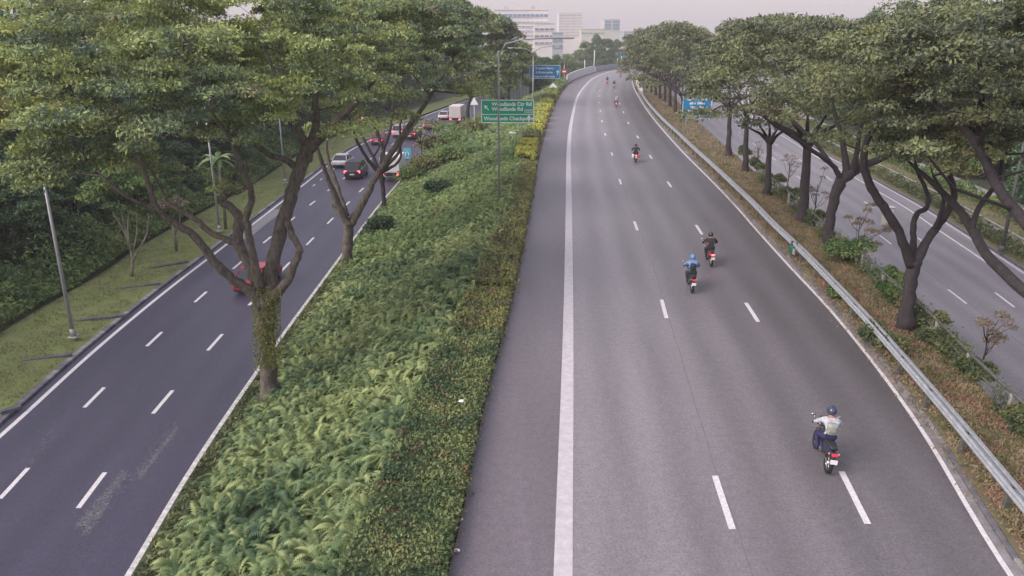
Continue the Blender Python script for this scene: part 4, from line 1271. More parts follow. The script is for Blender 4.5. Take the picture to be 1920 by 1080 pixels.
crown_mesh('crown', LF['brown'], root, np.array([(.6, .3, 3.2), (-.9, .2, 3.5), (0, 0, 3.6), (.2, .5, 3.0), (-.4, -.3, 3.2)]), 0.5, 0.8, 160, 0.22)
# palm with long pale leaves
p = W(408, 300, 60)
root = empty('palm', (p[0], 60, Z1 + 0.4)); tag(root, 'palm with long pale arching leaves beside a lamp post', 'palm')
m = MB(); hh = float(p[2]) - Z1 - 0.4; m.tube([(0, 0, -.2), (.1, 0, hh * .5), (0, 0, hh)], [.14, .12, .10], 8); m.build('trunk', M['bark_pale'], root)
for k in range(13):
    a = k * 2.4; el = random.uniform(0.1, 1.1); Lp = random.uniform(1.7, 2.4)
    pts = []
    for j in range(7):
        t_ = j / 6
        pts.append(np.array((math.cos(a) * Lp * t_ * math.cos(el * .6), math.sin(a) * Lp * t_ * math.cos(el * .6), hh + Lp * (math.sin(el) * t_ - 0.75 * t_ * t_))))
    V, Fq = [], []
    sd = np.array((-math.sin(a), math.cos(a), 0))
    for j, q in enumerate(pts):
        w = 0.22 * math.sin(math.pi * (0.12 + 0.86 * j / 6)) 
        V += [q - sd * w - (0, 0, w * .3), q, q + sd * w - (0, 0, w * .3)]
    for j in range(6):
        Fq += [(j * 3, j * 3 + 1, j * 3 + 4, j * 3 + 3), (j * 3 + 1, j * 3 + 2, j * 3 + 5, j * 3 + 4)]
    mm = MB(); mm.add(V, Fq, False); mm.build('leaf', LF['fern'] if k % 2 else LF['jungle2'], root)

# right-hand forest beyond the opposite road
fr = np.random.default_rng(6)
for r_, (off, st, y0, y1, sc_) in enumerate(((13.5, 8.5, 38, 150, 0.80), (20, 11, 36, 210, 1.25), (32, 13, 60, 330, 1.5))):
    y = y0; k = 0
    while y < y1:
        plant(protoJ[int(fr.integers(3))], float(fRR(y)) + off + fr.normal(), y, Z2 + 0.3, sc_ * fr.uniform(0.9, 1.15), fr.uniform(0, 6.28), ordn[k] + ' tree in the ' + row_lab[r_] + ' beyond the opposite road', 'forest trees beyond the opposite road')
        y += st * fr.uniform(0.85, 1.15); k += 1
# roadside hedge beyond the opposite road
Y = rng.uniform(28, 150, 26000); u = rng.random(len(Y))
P = np.stack([fRR(Y) + 2.1 + u * 1.2, Y, Z2 + 0.15 + rng.uniform(0.3, 1.0, len(Y)) * (0.8 + 0.2 * np.sin(Y * 1.3))], 1)
V, Q = leaf_quads(P, 0.22, None, 0.1, 0.5)
tag(mesh_np('roadside_shrubbery', V, Q, LF['shrub']), 'continuous low shrubbery between the opposite road and its railing', 'shrubbery', None, 'stuff')
Y = rng.uniform(34, 130, 16000); u = rng.random(len(Y))
P = np.stack([fRR(Y) + 6.3 + u * 1.6, Y, Z2 + 0.2 + rng.uniform(0.2, 1.3, len(Y)) * (0.8 + 0.2 * np.sin(Y * 0.8))], 1)
V, Q = leaf_quads(P, 0.26, None, 0.1, 0.5)
tag(mesh_np('roadside_shrubbery', V, Q, LF['jungle2']), 'second brighter shrubbery strip in front of the footpath at the right', 'shrubbery', None, 'stuff')

# far trees where the road bends
fp = [(1118, 62, 300, 1.5), (1135, 70, 290, 1.3), (1100, 78, 310, 1.1), (1152, 72, 330, 1.3), (1168, 92, 300, 0.9), (1185, 98, 300, 0.9), (1040, 100, 190, 0.9), (1020, 104, 180, 0.8), (1062, 104, 215, 0.8), (1078, 115, 235, 0.7), (1005, 112, 165, 0.75), (985, 105, 170, 0.8), (1205, 60, 260, 1.5), (1222, 62, 240, 1.4), (1195, 88, 290, 1.2), (1245, 60, 300, 1.8), (925, 85, 190, 1.3), (880, 60, 210, 1.6), (840, 50, 230, 1.8), (970, 95, 210, 1.1), (955, 95, 160, 1.0), (1090, 118, 260, .6), (1128, 112, 300, .6), (1145, 112, 310, .6)]
for k, (x, ty, Yd, s) in enumerate(fp):
    top = W(x, ty, Yd); h = top[2] - (Z1 - 0.2)
    hp = (13, 11, 9)[k % 3] * 1.07
    c = plant(protoJ[k % 3], top[0], Yd, Z1 - 0.2, h / hp * random.uniform(0.75, 1.0), random.uniform(0, 6.28), 'far tree number', 'far trees at the bend', h / hp)
labs_far = ['tall dark tree against the towers', 'broad dark tree right of the tall one by the towers', 'lower tree left of the tall dark one at the bend', 'dark tree in front of the blue-topped tower', 'low tree behind the far blue signs', 'low tree right of the far blue signs', 'roadside tree above the blue cantilever sign', 'small tree left above the blue cantilever sign', 'small tree right of the blue cantilever sign', 'low tree behind the white parapet start', 'low tree behind the cantilever sign pole', 'tree left of the cantilever sign pole', 'tree at the start of the right-hand canopy', 'second tree of the right-hand canopy far end', 'far tree where the right lane vanishes', 'tallest tree behind the right-hand canopy', 'tree behind the tall lamp arm', 'tree far behind the dark forked tree', 'farthest tree on the left skyline', 'tree under the long white building', 'tree in front of the grey hoarding', 'bush-sized tree behind the parapet', 'small tree below the tall dark tree', 'small tree beside the far lamp posts']
for o_, lb in zip([o for o in C.objects if o.get('label') == 'far tree number'], labs_far): o_['label'] = lb
for q in protoJ:
    for ch in list(q.children): bpy.data.objects.remove(ch)
    bpy.data.objects.remove(q)

# ------------------------------------------------------------------ lamp posts
def lamp_post(loc, h, arms, label, group=None, r=0.10, m_=None):
    root = empty('lamp_post', loc); tag(root, label, 'lamp post', group)
    mm = m_ or M['pole']
    m = MB(); m.tube([(0, 0, 0.0), (0, 0, h * .5), (0, 0, h)], [r, r * .78, r * .55], 10); m.build('pole', mm, root)
    m = MB(); m.box((0, 0, 0.03), (0.42, 0.42, 0.06), ch=0.01); m.tube([(0, 0, 0.05), (0, 0, 0.45)], [r * 1.5, r * 1.2], 10); m.build('base', mm, root)
    for (dx, dy, rise) in arms:
        m = MB(); m.tube([(0, 0, h - 0.3), (dx * .12, dy * .12, h + rise * .55), (dx * .4, dy * .4, h + rise * .9), (dx, dy, h + rise)], [r * .55, r * .5, r * .42, r * .35], 8); m.build('arm', mm, root)
        l = math.hypot(dx, dy); ux, uy = dx / l, dy / l
        m = MB(); m.box((dx + ux * .32, dy + uy * .32, h + rise + 0.01), (0.78, 0.28, 0.12), math.atan2(uy, ux), ch=0.03)
        hd = m.build('lamp_head', M['pole'], root)
        m = MB(); m.box((dx + ux * .34, dy + uy * .34, h + rise - 0.075), (0.55, 0.20, 0.05), math.atan2(uy, ux)); m.build('lens', M['head'], hd)
    return root


lp = 'lamp posts on the mown grass'
p = G(138, 632, Z1 + .35); lamp_post(p, 9.6, [(1.6, 0.4, 0.5)], 'nearest lamp post on the grass left of the side road', lp)
p = G(412, 433, Z1 + .35); lamp_post(p, 9.6, [(1.6, 0.4, 0.5)], 'second lamp post on the grass, seen through the big tree', lp)
p = G(535, 343, Z1 + .35); lamp_post(p, 9.6, [(1.6, 0.4, 0.5)], 'third lamp post on the grass, beside the main limb of the big tree', lp)
p = G(596, 268, Z1 + .35); lamp_post(p, 9.6, [(1.6, 0.4, 0.5)], 'farthest lamp post on the grass beside the side road', lp)
p = on_slope(936, 388); lamp_post(p, W(936, 95, p[1])[2] - p[2], [(4.0, 0, 0.75)], 'tall lamp post on the slope with a long arm over the expressway', r=0.085, m_=M['pole_dull'])
p = W(1000, 104, 110); lamp_post((p[0], 110, -0.4), p[2] + .4, [(2.9, 0, 1.2), (-2.8, 0, 1.0)], 'far double-armed lamp post behind the signs', r=0.12, m_=M['pole_dull'])
for (x, y0, y1, Yd, lb) in ((1096, 113, 138, 215, 'small pole left end of the white parapet'), (1114, 94, 124, 235, 'tall pole behind the white parapet'), (1157, 110, 128, 262, 'far pole by the far blue signs'), (1165, 105, 128, 262, 'far pole right beside its twin by the blue signs')):
    a = W(x, y1, Yd); b = W(x, y0, Yd)
    m = MB(); m.tube([(0, 0, -3.0), (0, 0, b[2] - a[2])], [.16, .12], 6); o = m.build('pole', M['wall_white'], None, tuple(a)); tag(o, lb, 'pole')
p = W(1885, 437, 52); root = lamp_post((p[0], 52, Z2 + .3), 9.0, [(-1.8, 0, .5)], 'grey green lamp post beyond the opposite road', r=0.13, m_=M['rail_dark'])

# ------------------------------------------------------------------ signs
def text(parent, s, x, z, size, m, y=-0.035, align='LEFT', name='lettering', bold=0.0):
    c = bpy.data.curves.new('lettering', 'FONT'); c.body = s; c.size = size; c.extrude = 0.004; c.offset = bold; c.align_x = align
    c.materials.append(m)
    t_ = bpy.data.objects.new('tmp', c); C.objects.link(t_)
    bpy.context.view_layer.update()
    me = bpy.data.meshes.new_from_object(t_.evaluated_get(bpy.context.evaluated_depsgraph_get()))
    bpy.data.objects.remove(t_)
    me.name = 'lettering'
    if not me.materials: me.materials.append(m)
    o = bpy.data.objects.new(name, me); C.objects.link(o); o.parent = parent
    o.location = (x, y, z); o.rotation_euler = (R(90), 0, 0)
    return o


def frame(parent, w, h, t, m, y=-0.03, name='border'):
    b = MB()
    for (cx, cz, ww, hh) in ((0, h / 2 - t / 2, w, t), (0, -h / 2 + t / 2, w, t), (-w / 2 + t / 2, 0, t, h - 2 * t), (w / 2 - t / 2, 0, t, h - 2 * t)):
        b.box((cx, y, cz), (ww, 0.012, hh))
    return b.build(name, m, parent)


def arrow(parent, x, z, l, m, ang=0.0, y=-0.032):
    P = [(-.07, -.5), (.07, -.5), (.07, .12), (.26, -.08), (.26, .14), (0, .5), (-.26, .14), (-.26, -.08), (-.07, .12)]
    c, s = math.cos(ang), math.sin(ang)
    V = [(x + (a * c - b * s) * l, yy, z + (a * s + b * c) * l) for yy in (y, y + 0.01) for a, b in P]
    n = len(P)
    Fs = [tuple(range(n)), tuple(range(2 * n - 1, n - 1, -1))] + [(i, i + n, (i + 1) % n + n, (i + 1) % n) for i in range(n)]
    mb = MB(); mb.add(V, Fs); return mb.build('arrow', m, parent)


# green direction sign
Yd = 76.0
a, bb = W(902, 187, Yd), W(1001, 230.5, Yd)
w, h = bb[0] - a[0], a[2] - bb[2]
cx, cz = (a[0] + bb[0]) / 2, (a[2] + bb[2]) / 2
root = empty('direction_sign', (cx, Yd, -0.5)); tag(root, 'large green road sign with white lettering on two grey legs', 'road sign')
z0 = cz + 0.5
for lx in (-w * .5 + .35 * w - .1, w * .27):
    m = MB(); m.tube([(lx, .12, -.6), (lx, .12, z0 + h / 2 - .1)], .085, 8); m.build('leg', M['pole'], root)
m = MB(); m.box((0, 0, z0), (w, .05, h), ch=.01); pn = m.build('panel', M['sign_green'], root)
hold = empty('face', (0, 0, z0)); hold.parent = root
fr_ = frame(root, w, h, .07, M['sign_white']); fr_.location = (0, 0, z0)
m = MB(); m.box((0, -.031, z0 - h * .13), (w - .14, .012, .06)); m.build('divider', M['sign_white'], root)
for s_, x_, z_ in (('Woodlands Ctr Rd', -w * .30, h * .24), ('Woodlands Rd', -w * .30, h * .03)): text(root, s_, x_, z0 + z_, h * .225, M['sign_white'], bold=.012)
text(root, 'Woodlands Checkpoint', -w * .45, z0 - h * .38, h * .225, M['sign_white'], bold=.012)
arrow(root, -w * .40, z0 + h * .16, .62, M['sign_white'], R(45)); arrow(root, w * .405, z0 - h * .30, .66, M['sign_white'])
m = MB(); m.box((w * .40, -.034, z0 + h * .01), (w * .16, .014, h * .16)); m.build('exit_plate', M['sign_grey'], root)
text(root, 'Exit 10A', w * .335, z0 - h * .03, h * .09, M['plastic_black'], y=-.048)
bpy.data.objects.remove(hold)

# blue cantilever sign
Yd = 128.0
a, bb = W(993, 122, Yd), W(1050, 147.5, Yd); w, h = bb[0] - a[0], a[2] - bb[2]
px_ = W(975, 130, Yd)[0]; cz = (a[2] + bb[2]) / 2; cx = (a[0] + bb[0]) / 2
root = empty('gantry_sign', (px_, Yd, -1.0)); tag(root, 'blue direction sign held out on two arms from a thick grey post', 'road sign')
top = W(975, 124, Yd)[2] + 1
m = MB(); m.tube([(0, 0, -1), (0, 0, top)], .26, 10); m.build('post', M['pole'], root)
for zz in (cz + 1 + h * .3, cz + 1 - h * .28):
    m = MB(); m.box(((a[0] - px_) / 2 + .6, 0, zz), (a[0] - px_ + 1.4, .16, .2)); m.build('arm', M['pole'], root)
m = MB(); m.box((cx - px_, -.15, cz + 1), (w, .08, h), ch=.02); m.build('panel', M['sign_blue'], root)
f_ = frame(root, w, h, .06, M['sign_white'], y=-.20); f_.location = (cx - px_, 0, cz + 1)
for s_, z_ in (('To Johor Bahru', .20), ('& Motorcycles', -.10), ('Keep in Left Lanes', -.40)): text(root, s_, cx - px_ - w * .02, cz + 1 + h * z_, h * .22, M['sign_white'], y=-.2, align='CENTER', bold=.01)
arrow(root, cx - px_ + w * .42, cz + 1 - h * .05, .8, M['sign_white'], y=-.2)

# blue roadside sign on the right verge
Yd = 88.0
a, bb = W(1281, 180, Yd), W(1332, 222, Yd); w, h = bb[0] - a[0], a[2] - bb[2]; cx, cz = (a[0] + bb[0]) / 2, (a[2] + bb[2]) / 2
root = empty('information_sign', (cx, Yd, 0)); tag(root, 'blue rectangular sign with white lines of text on the right verge', 'road sign')
for lx in (-w * .33, w * .22):
    m = MB(); m.tube([(lx, .1, -.3), (lx, .1, cz + h * .4)], .07, 8); m.build('leg', M['pole'], root)
m = MB(); m.box((0, 0, cz), (w, .05, h), ch=.01); m.build('panel', M['sign_blue'], root)
f_ = frame(root, w, h, .05, M['sign_white']); f_.location = (0, 0, cz)
for s_, z_ in (('Lane 1 Closed', .31), ('after 500m', .13), ('Mon - Sat', -.05), ('4.30pm - 8.00pm', -.24), ('except Sun & PH', -.42)): text(root, s_, 0, cz + h * z_, h * .155, M['sign_white'], align='CENTER', bold=.012)

# small symbol sign over the side road kerb
Yd = 86.0
a, bb = W(756, 278, Yd), W(771, 301, Yd); w, h = bb[0] - a[0], a[2] - bb[2]; cx, cz = (a[0] + bb[0]) / 2, (a[2] + bb[2]) / 2
root = empty('symbol_sign', (cx + .25, Yd, -4.0)); tag(root, 'small light blue sign with a white arch symbol beside the side road', 'road sign')
m = MB(); m.tube([(0, .06, -.2), (0, .06, cz + 4)], .05, 8); m.build('post', M['pole'], root)
m = MB(); m.box((-.25, 0, cz + 4), (w, .04, h), ch=.01); m.build('panel', mat('light blue sign face', (.10, .42, .60), .5), root)
m = MB(); m.tube([(-.25 + .17 * math.cos(t_), -.03, cz + 4 + .1 + .17 * math.sin(t_)) for t_ in np.linspace(0, math.pi, 9)], .035, 6); m.tube([(-.42, -.03, cz + 3.75), (-.42, -.03, cz + 4.1)], .035, 6); m.tube([(-.08, -.03, cz + 3.75), (-.08, -.03, cz + 4.1)], .035, 6); m.box((-.25, -.03, cz + 3.62), (w * .8, .02, .08)); m.build('symbol', M['sign_white'], root)
# white diamond and triangle signs
p = W(1037, 163, 150); root = empty('diamond_sign', (p[0], 150, -0.6)); tag(root, 'small white diamond sign at the far hedge', 'road sign')
m = MB(); m.tube([(0, .08, -.3), (0, .08, p[2] + .6)], .07, 6); m.build('post', M['pole'], root)
m = MB(); q = .75; zz = p[2] + .6; m.add([(-q, -.02, zz), (0, -.02, zz - q), (q, -.02, zz), (0, -.02, zz + q), (-q, .03, zz), (0, .03, zz - q), (q, .03, zz), (0, .03, zz + q)], [(0, 1, 2, 3), (7, 6, 5, 4), (0, 4, 5, 1), (1, 5, 6, 2), (2, 6, 7, 3), (3, 7, 4, 0)]); m.build('panel', M['sign_white'], root)
p = W(889, 190, 105); root = empty('triangle_sign', (p[0], 105, -3.5)); tag(root, 'white triangular warning sign left of the green sign', 'road sign')
m = MB(); m.tube([(0, .08, -.3), (0, .08, p[2] + 3.6)], .06, 6); m.build('post', M['pole'], root)
m = MB(); q = .55; zz = p[2] + 3.5; m.add([(-q, -.02, zz - .45), (q, -.02, zz - .45), (0, -.02, zz + .55), (-q, .03, zz - .45), (q, .03, zz - .45), (0, .03, zz + .55)], [(0, 1, 2), (5, 4, 3), (0, 3, 4, 1), (1, 4, 5, 2), (2, 5, 3, 0)]); m.build('panel', M['sign_white'], root)
p = W(1058, 135, 170); root = empty('stop_board', (p[0], 170, -.5)); tag(root, 'small red and white board right of the blue cantilever sign', 'road sign')
m = MB(); m.tube([(0, .08, -.5), (0, .08, p[2] + 2)], .08, 6); m.build('post', M['pole'], root)
m = MB(); m.box((0, 0, p[2] + .6), (.95, .05, 1.0), ch=.02); m.build('panel', M['red_sign'], root)
m = MB(); m.box((0, -.04, p[2] + .6), (.7, .03, .25)); m.build('bar', M['sign_white'], root)
for (x, y, Yd, w_, h_, lb) in ((1174, 103, 285, 4.5, 3.2, 'far blue overhead sign at the bend, left of two'), (1183, 107, 292, 4.0, 3.0, 'far blue overhead sign at the bend, right of two')):
    p = W(x, y, Yd); root = empty('far_sign', (p[0], Yd, -1)); tag(root, lb, 'road sign')
    m = MB(); m.tube([(-1.4, .2, -3), (-1.4, .2, p[2] + 2)], .15, 6); m.build('post', M['pole'], root)
    m = MB(); m.box((0, 0, p[2] + 1), (w_, .1, h_), ch=.03); m.build('panel', M['sign_blue'], root)

# grey cabinet and steps by the slope
p = on_slope(963, 262); root = empty('utility_cabinet', p); tag(root, 'grey concrete pit with a white cover between fern slope and hedge', 'utility pit')
m = MB(); m.box((0, 0, .35), (1.1, 1.4, .9), ch=.03); m.build('wall', M['concrete'], root)
m = MB(); m.box((0, 0, .84), (1.0, 1.2, .08), ch=.02); m.build('cover', M['sign_white'], root)
m = MB(); m.box((0, -.72, .45), (.5, .03, .5)); m.build('grille', M['kerb_dark'], root)
p = W(1677, 325, 60); root = empty('control_box', (p[0], 60, Z2 + .3)); tag(root, 'small white control box on the grass beyond the opposite road', 'control box')
m = MB(); m.box((0, 0, .7), (.75, .5, 1.4), ch=.03); m.build('body', M['wall_cream'], root)
m = MB(); m.box((0, 0, 1.44), (.85, .6, .08), ch=.02); m.build('lid', M['wall_white'], root)
m = MB(); m.box((0, -.265, .75), (.6, .02, 1.1)); m.build('door', M['wall_white'], root)
# litter
for (x, y, s, lb) in ((865, 752, .14, 'crumpled white plastic bag on the clipped hedge'), (856, 1032, .11, 'scrap of white paper at the edge of the shoulder')):
    g = G(x, y, .47 if s > .12 else .06)
    m = MB(); m.ball((0, 0, 0), (s * .7, s * .55, s * .3), 8, 5)
    m.v = [(a * random.uniform(.7, 1.2), b * random.uniform(.7, 1.2), c * random.uniform(.6, 1.3)) for a, b, c in m.v]
    o = m.build('litter', M['litter'], None, g); tag(o, lb, 'litter')

# ------------------------------------------------------------------ parapets of the far bridge
def parapet(name, label, f, off, a, b, h, m_, zb=0.0, pieces=2.5, w=.3):
    root = empty(name, (float(f(a)) + off, a, zb)); tag(root, label, 'parapet')
    y = a
    while y < b:
        y2 = min(b, y + pieces)
        x0, x1 = float(f(y)) + off, float(f(y2)) + off
        mb = MB(); L_ = math.hypot(x1 - x0, y2 - y)
        mb.box((0, 0, h / 2), (w, L_ - .03, h), ch=.03)
        mb.build('panel', m_, root, ((x0 + x1) / 2 - root.location[0], (y + y2) / 2 - a, 0), -math.atan2(x1 - x0, y2 - y))
        y = y2
    return root


parapet('bridge_parapet', 'white concrete parapet on the left where the road bends', fS, -0.6, 178, 232, 1.9, M['wall_white'], pieces=6)
parapet('bridge_parapet', 'low dark parapet closing the far bend', fS, -0.6, 233, 285, 1.5, M['wall_grey'], pieces=7)
parapet('bridge_parapet', 'pale parapet on the inside of the far bend', fR, 1.0, 148, 235, 0.85, M['wall_white'], pieces=6)

# ------------------------------------------------------------------ buildings
def building(label, x0, x1, ytop, Yd, wall, bands, depth=30, zb=-4.9, roof=None, wtype='win', cols=6, zbands=None):
    a, b_ = W(x0, ytop, Yd), W(x1, ytop, Yd)
    w = b_[0] - a[0]; h = a[2] - zb
    root = empty('building', ((a[0] + b_[0]) / 2, Yd, zb)); tag(root, label, 'building')
    m = MB(); m.box((0, depth / 2, h / 2), (w, depth, h)); m.build('wall', wall, root)
    m = MB(); m.box((0, depth / 2, h + .25), (w + .6, depth + .6, .5)); m.build('roof', roof or wall, root)
    for zf, hf in bands:
        for k in range(cols):
            ww = w / cols * .82
            m = MB(); m.box((-w / 2 + (k + .5) * w / cols, -.05, h * zf), (ww, .2, h * hf)); o = m.build('window', M[wtype], root)
            m2 = MB(); m2.box((-w / 2 + (k + .5) * w / cols, -.18, h * (zf - hf * .5)), (ww + .3, .35, .2)); m2.build('sill', wall, o)
    return root, w, h


b1_, w1, h1 = building('long white multi-storey building behind the trees, left of the tower', 928, 1028, 19, 420, M['wall_white'], [(.90, .055), (.78, .02), (.70, .02), (.62, .02), (.54, .02), (.46, .02), (.38, .02)], wtype='win_blue', cols=12)
for dx in (-8, 6): 
    m = MB(); m.box((dx, 8, h1 + 1.2), (2.2, 3, 1.6)); m.build('roof_plant', M['wall_grey'], b1_)
building('lower stepped white block with balconies in front of the tower', 1002, 1040, 44, 405, M['wall_white'], [(.86, .05), (.70, .05), (.54, .04)], depth=20, cols=4)
building('narrow white stair block beside the tower', 1036, 1056, 62, 400, M['wall_grey'], [(.8, .08), (.6, .08)], depth=16, cols=2, wtype='win_blue')
building('pale square tower against the sky', 1048, 1092, 25, 640, M['wall_white'], [(.95, .015), (.88, .012), (.81, .012), (.74, .012), (.67, .012), (.60, .012), (.53, .012), (.46, .012)], depth=26, cols=4)
building('long low cream building right of the tower', 1090, 1134, 55, 620, M['wall_cream'], [(.85, .04)], depth=20, cols=6)
building('blue glazed tower with pale corners', 1133, 1163, 37, 700, M['wall_cream'], [(.93, .08), (.83, .08), (.73, .08)], depth=26, cols=2, wtype='win_blue')
building('grey stepped block at the far right end of the skyline', 1170, 1204, 60, 560, M['wall_grey'], [(.9, .05), (.75, .05), (.6, .05)], depth=24, cols=4)
building('small white box building above the far blue signs', 1174, 1200, 78, 470, M['wall_white'], [(.72, .06)], depth=16, cols=3)
# grey hoarding
Yd = 160
a, bb = W(945, 138, Yd), W(992, 185, Yd)
root = empty('hoarding', ((a[0] + bb[0]) / 2, Yd, -4.9)); tag(root, 'tall grey ribbed hoarding behind the tall lamp post', 'hoarding')
w = bb[0] - a[0]; h = a[2] + 4.9; npn = 8
for k in range(npn):
    m = MB(); m.box((-w / 2 + (k + .5) * w / npn, .06 * (k % 2), h / 2), (w / npn - .06, .08, h)); m.build('panel', M['wall_grey'], root)


# ------------------------------------------------------------------ vehicles
def ring(y, hw, z0, z1, r=0.12, n=3):
    pts = []
    for (cx, cz, a0) in ((hw - r, z0 + r, -90), (hw - r, z1 - r, 0), (-hw + r, z1 - r, 90), (-hw + r, z0 + r, 180)):
        for k in range(n):
            t = R(a0 + 90 * k / (n - 1)); pts.append((cx + r * math.cos(t), y, cz + r * math.sin(t)))
    return pts


def wheel(root, x, y, r, w):
    m = MB(); m.torus((0, 0, 0), r - w * .42, w * .42, n=18, m=8)
    o = m.build('wheel', M['rubber'], root, (x, y, r))
    s = 1 if x > 0 else -1
    m = MB(); m.tube([(-w * .3, 0, 0), (w * .38 * s if s > 0 else w * .3, 0, 0)], r - w * .6, 14, smooth=False)
    if s < 0: m = MB(); m.tube([(w * .3, 0, 0), (-w * .38, 0, 0)], r - w * .6, 14, smooth=False)
    for k in range(5):
        t = k * 2 * math.pi / 5
        m.box((s * w * .42, math.cos(t) * (r * .3), math.sin(t) * (r * .3)), (.02, .07, .07))
    m.build('rim', M['chrome'], o)
    return o


def car(loc, rz, col, label, group=None, L=4.5, Wd=1.78, H=1.45, suv=False, name='car', glass='glass_dark', lights='tail'):
    root = empty(name, loc, rz); tag(root, label, 'car', group)
    pm = mat('car paint', col, 0.35, 0.1, coat=0.35)
    hw = Wd / 2; bz = .22 if not suv else .28; belt = .88 if not suv else 1.05
    st = [(-.5, .80, .42, belt - .12), (-.485, .93, .30, belt - .03), (-.40, 1, bz, belt), (-.2, 1, bz, belt + .02), (.1, 1, bz, belt), (.27, 1, bz, belt - .03), (.42, .97, bz + .02, belt - .12), (.48, .90, .32, belt - .24), (.5, .76, .40, belt - .34)]
    m = MB(); m.loft([ring(t * L, hw * k, z0, z1, .13, 4) for t, k, z0, z1 in st]); m.build('body', pm, root)
    # cabin: glass volume with painted roof and pillars
    if suv: cs = [(-.47, .80, belt - .02), (-.43, .80, H - .10), (-.40, .78, H - .04), (.05, .78, H - .04), (.12, .78, H - .12), (.27, .82, belt - .02)]
    else: cs = [(-.42, .84, belt - .02), (-.27, .76, H - .10), (-.22, .74, H - .04), (.04, .74, H - .04), (.10, .76, H - .12), (.27, .84, belt - .02)]
    def cab(y0, k, z): return (y0 * L, hw * k, z)
    # side profile extruded and tapered
    prof = [(c[0] * L, c[2]) for c in cs]
    n = len(prof)
    V = []
    for s in (-1, 1):
        for (yy, zz), c in zip(prof, cs):
            V.append((s * hw * (0.93 - 0.19 * (zz - belt) / (H - belt)), yy, zz))
    Fs = [tuple(range(n))[::1], tuple(range(2 * n - 1, n - 1, -1))] + [(i, i + n, (i + 1) % n + n, (i + 1) % n) for i in range(n)]
    m = MB(); m.add(V, Fs); m.build('window', M[glass], root)
    m = MB()
    ra, rb = cs[2][0] * L, cs[3][0] * L
    rw = hw * .80
    m.loft([ring(ra - .10, rw * .93, H - .12, H - .03, .04), ring(ra, rw, H - .09, H, .045), ring(rb, rw, H - .09, H, .045), ring(rb + .16, rw * .95, H - .15, H - .05, .04)], smooth=False); m.build('roof', pm, root)
    m = MB()
    for s in (-1, 1):
        for (i, j) in ((0, 1), (4, 5)):
            a_, b_ = V[i + (n if s > 0 else 0)], V[j + (n if s > 0 else 0)]
            m.tube([(a_[0], a_[1], a_[2]), (b_[0], b_[1], b_[2])], .045, 6)
        m.tube([(s * hw * .925, -.06 * L, belt), (s * hw * .76, -.06 * L, H - .06)], .04, 6)
    m.build('pillar', pm, root)
    for s in (-1, 1):
        m = MB(); m.box((s * hw * .74, -.488 * L, belt - .20), (hw * .34, .10, .17 if not suv else .26), ch=.03); m.build('tail_light', M[lights], root)
        m = MB(); m.box((s * hw * .70, .487 * L, belt - .38), (hw * .36, .10, .13), ch=.03); m.build('headlight', M['head'], root)
        m = MB(); m.box((s * (hw + .07), .13 * L, belt + .05), (.16, .10, .12), ch=.03); m.build('wing_mirror', pm, root)
        for yy in (-.30, .30): wheel(root, s * (hw - .10), yy * L, .33 if not suv else .37, .22)
    m = MB(); m.box((0, -.503 * L, .58), (.5, .02, .12)); m.build('number_plate', M['plate'], root)
    m = MB(); m.box((0, -.488 * L, .36), (Wd * .84, .12, .16), ch=.03); m.build('bumper', M['plastic_black'], root)
    return root


def road_rz(f, y):
    return -math.atan2(float(f(y + 2)) - float(f(y - 2)), 4.0)


def lorry(loc, rz, label, col=(0.7, 0.68, 0.7), L=6.4, H=2.9):
    root = empty('lorry', loc, rz); tag(root, label, 'lorry')
    pm = mat('lorry box paint', col, .5, var=.05)
    m = MB(); m.box((0, -L * .14, .95 + (H - .95) / 2), (2.1, L * .68, H - .95), ch=.04); m.build('cargo_box', pm, root)
    m = MB(); m.loft([ring(L * .23, 1.0, .5, H * .72, .1), ring(L * .42, 1.0, .5, H * .72, .12), ring(L * .49, .96, .5, 1.35, .1)], smooth=False); m.build('cab', pm, root)
    m = MB(); m.box((0, -L * .1, .72), (.9, L * .8, .22)); m.build('chassis', M['plastic_black'], root)
    m = MB(); m.box((0, L * .44, H * .58), (1.7, .5, .55), ch=.05); m.build('window', M['glass_dark'], root)
    for s in (-1, 1):
        for yy in (-.30, .33): wheel(root, s * .86, yy * L, .42, .26)
        m = MB(); m.box((s * .8, -L * .485, .78), (.3, .06, .14)); m.build('tail_light', M['tail'], root)
    m = MB(); m.box((0, -L * .49, .62), (1.9, .05, .12)); m.build('bumper', M['sign_grey'], root)
    m = MB()
    for s in (-1, 1): m.box((s * .5, -L * .483, .95 + (H - .95) / 2), (.95, .03, H - 1.15))
    m.build('rear_door', pm, root)
    return root


TQ = 'vehicles queueing on the side road'
car((-15.85, 46.2, Z1), road_rz(fD2, 46) - .03, (0.34, 0.008, 0.03), 'dark red saloon passing behind the fork of the big tree', TQ, L=4.7, H=1.42, lights='tail_faint')
g = G(662, 337, Z1); car((g[0], g[1] + 2.2, Z1), road_rz(fD1, g[1]), (0.04, 0.035, 0.045), 'dark boxy off-roader with lit red tail lights', TQ, L=4.6, Wd=1.88, H=1.85, suv=True)
g = G(634, 316, Z1); car((g[0] + .2, g[1] + 2.2, Z1), road_rz(fD1, g[1]), (0.60, 0.56, 0.60), 'silver saloon just left of the dark off-roader', TQ, lights='tail_faint')
g = G(726, 342, Z1); lorry((g[0] + .35, g[1] + 3, Z1), road_rz(fRE, g[1]), 'white box lorry half hidden behind the third shade tree', H=2.6, L=5.6)
g = G(708, 272, Z1); car((g[0], g[1] + 2, Z1), road_rz(fD1, g[1]), (0.35, 0.05, 0.08), 'red car with bright brake lights ahead of the silver saloon', TQ)
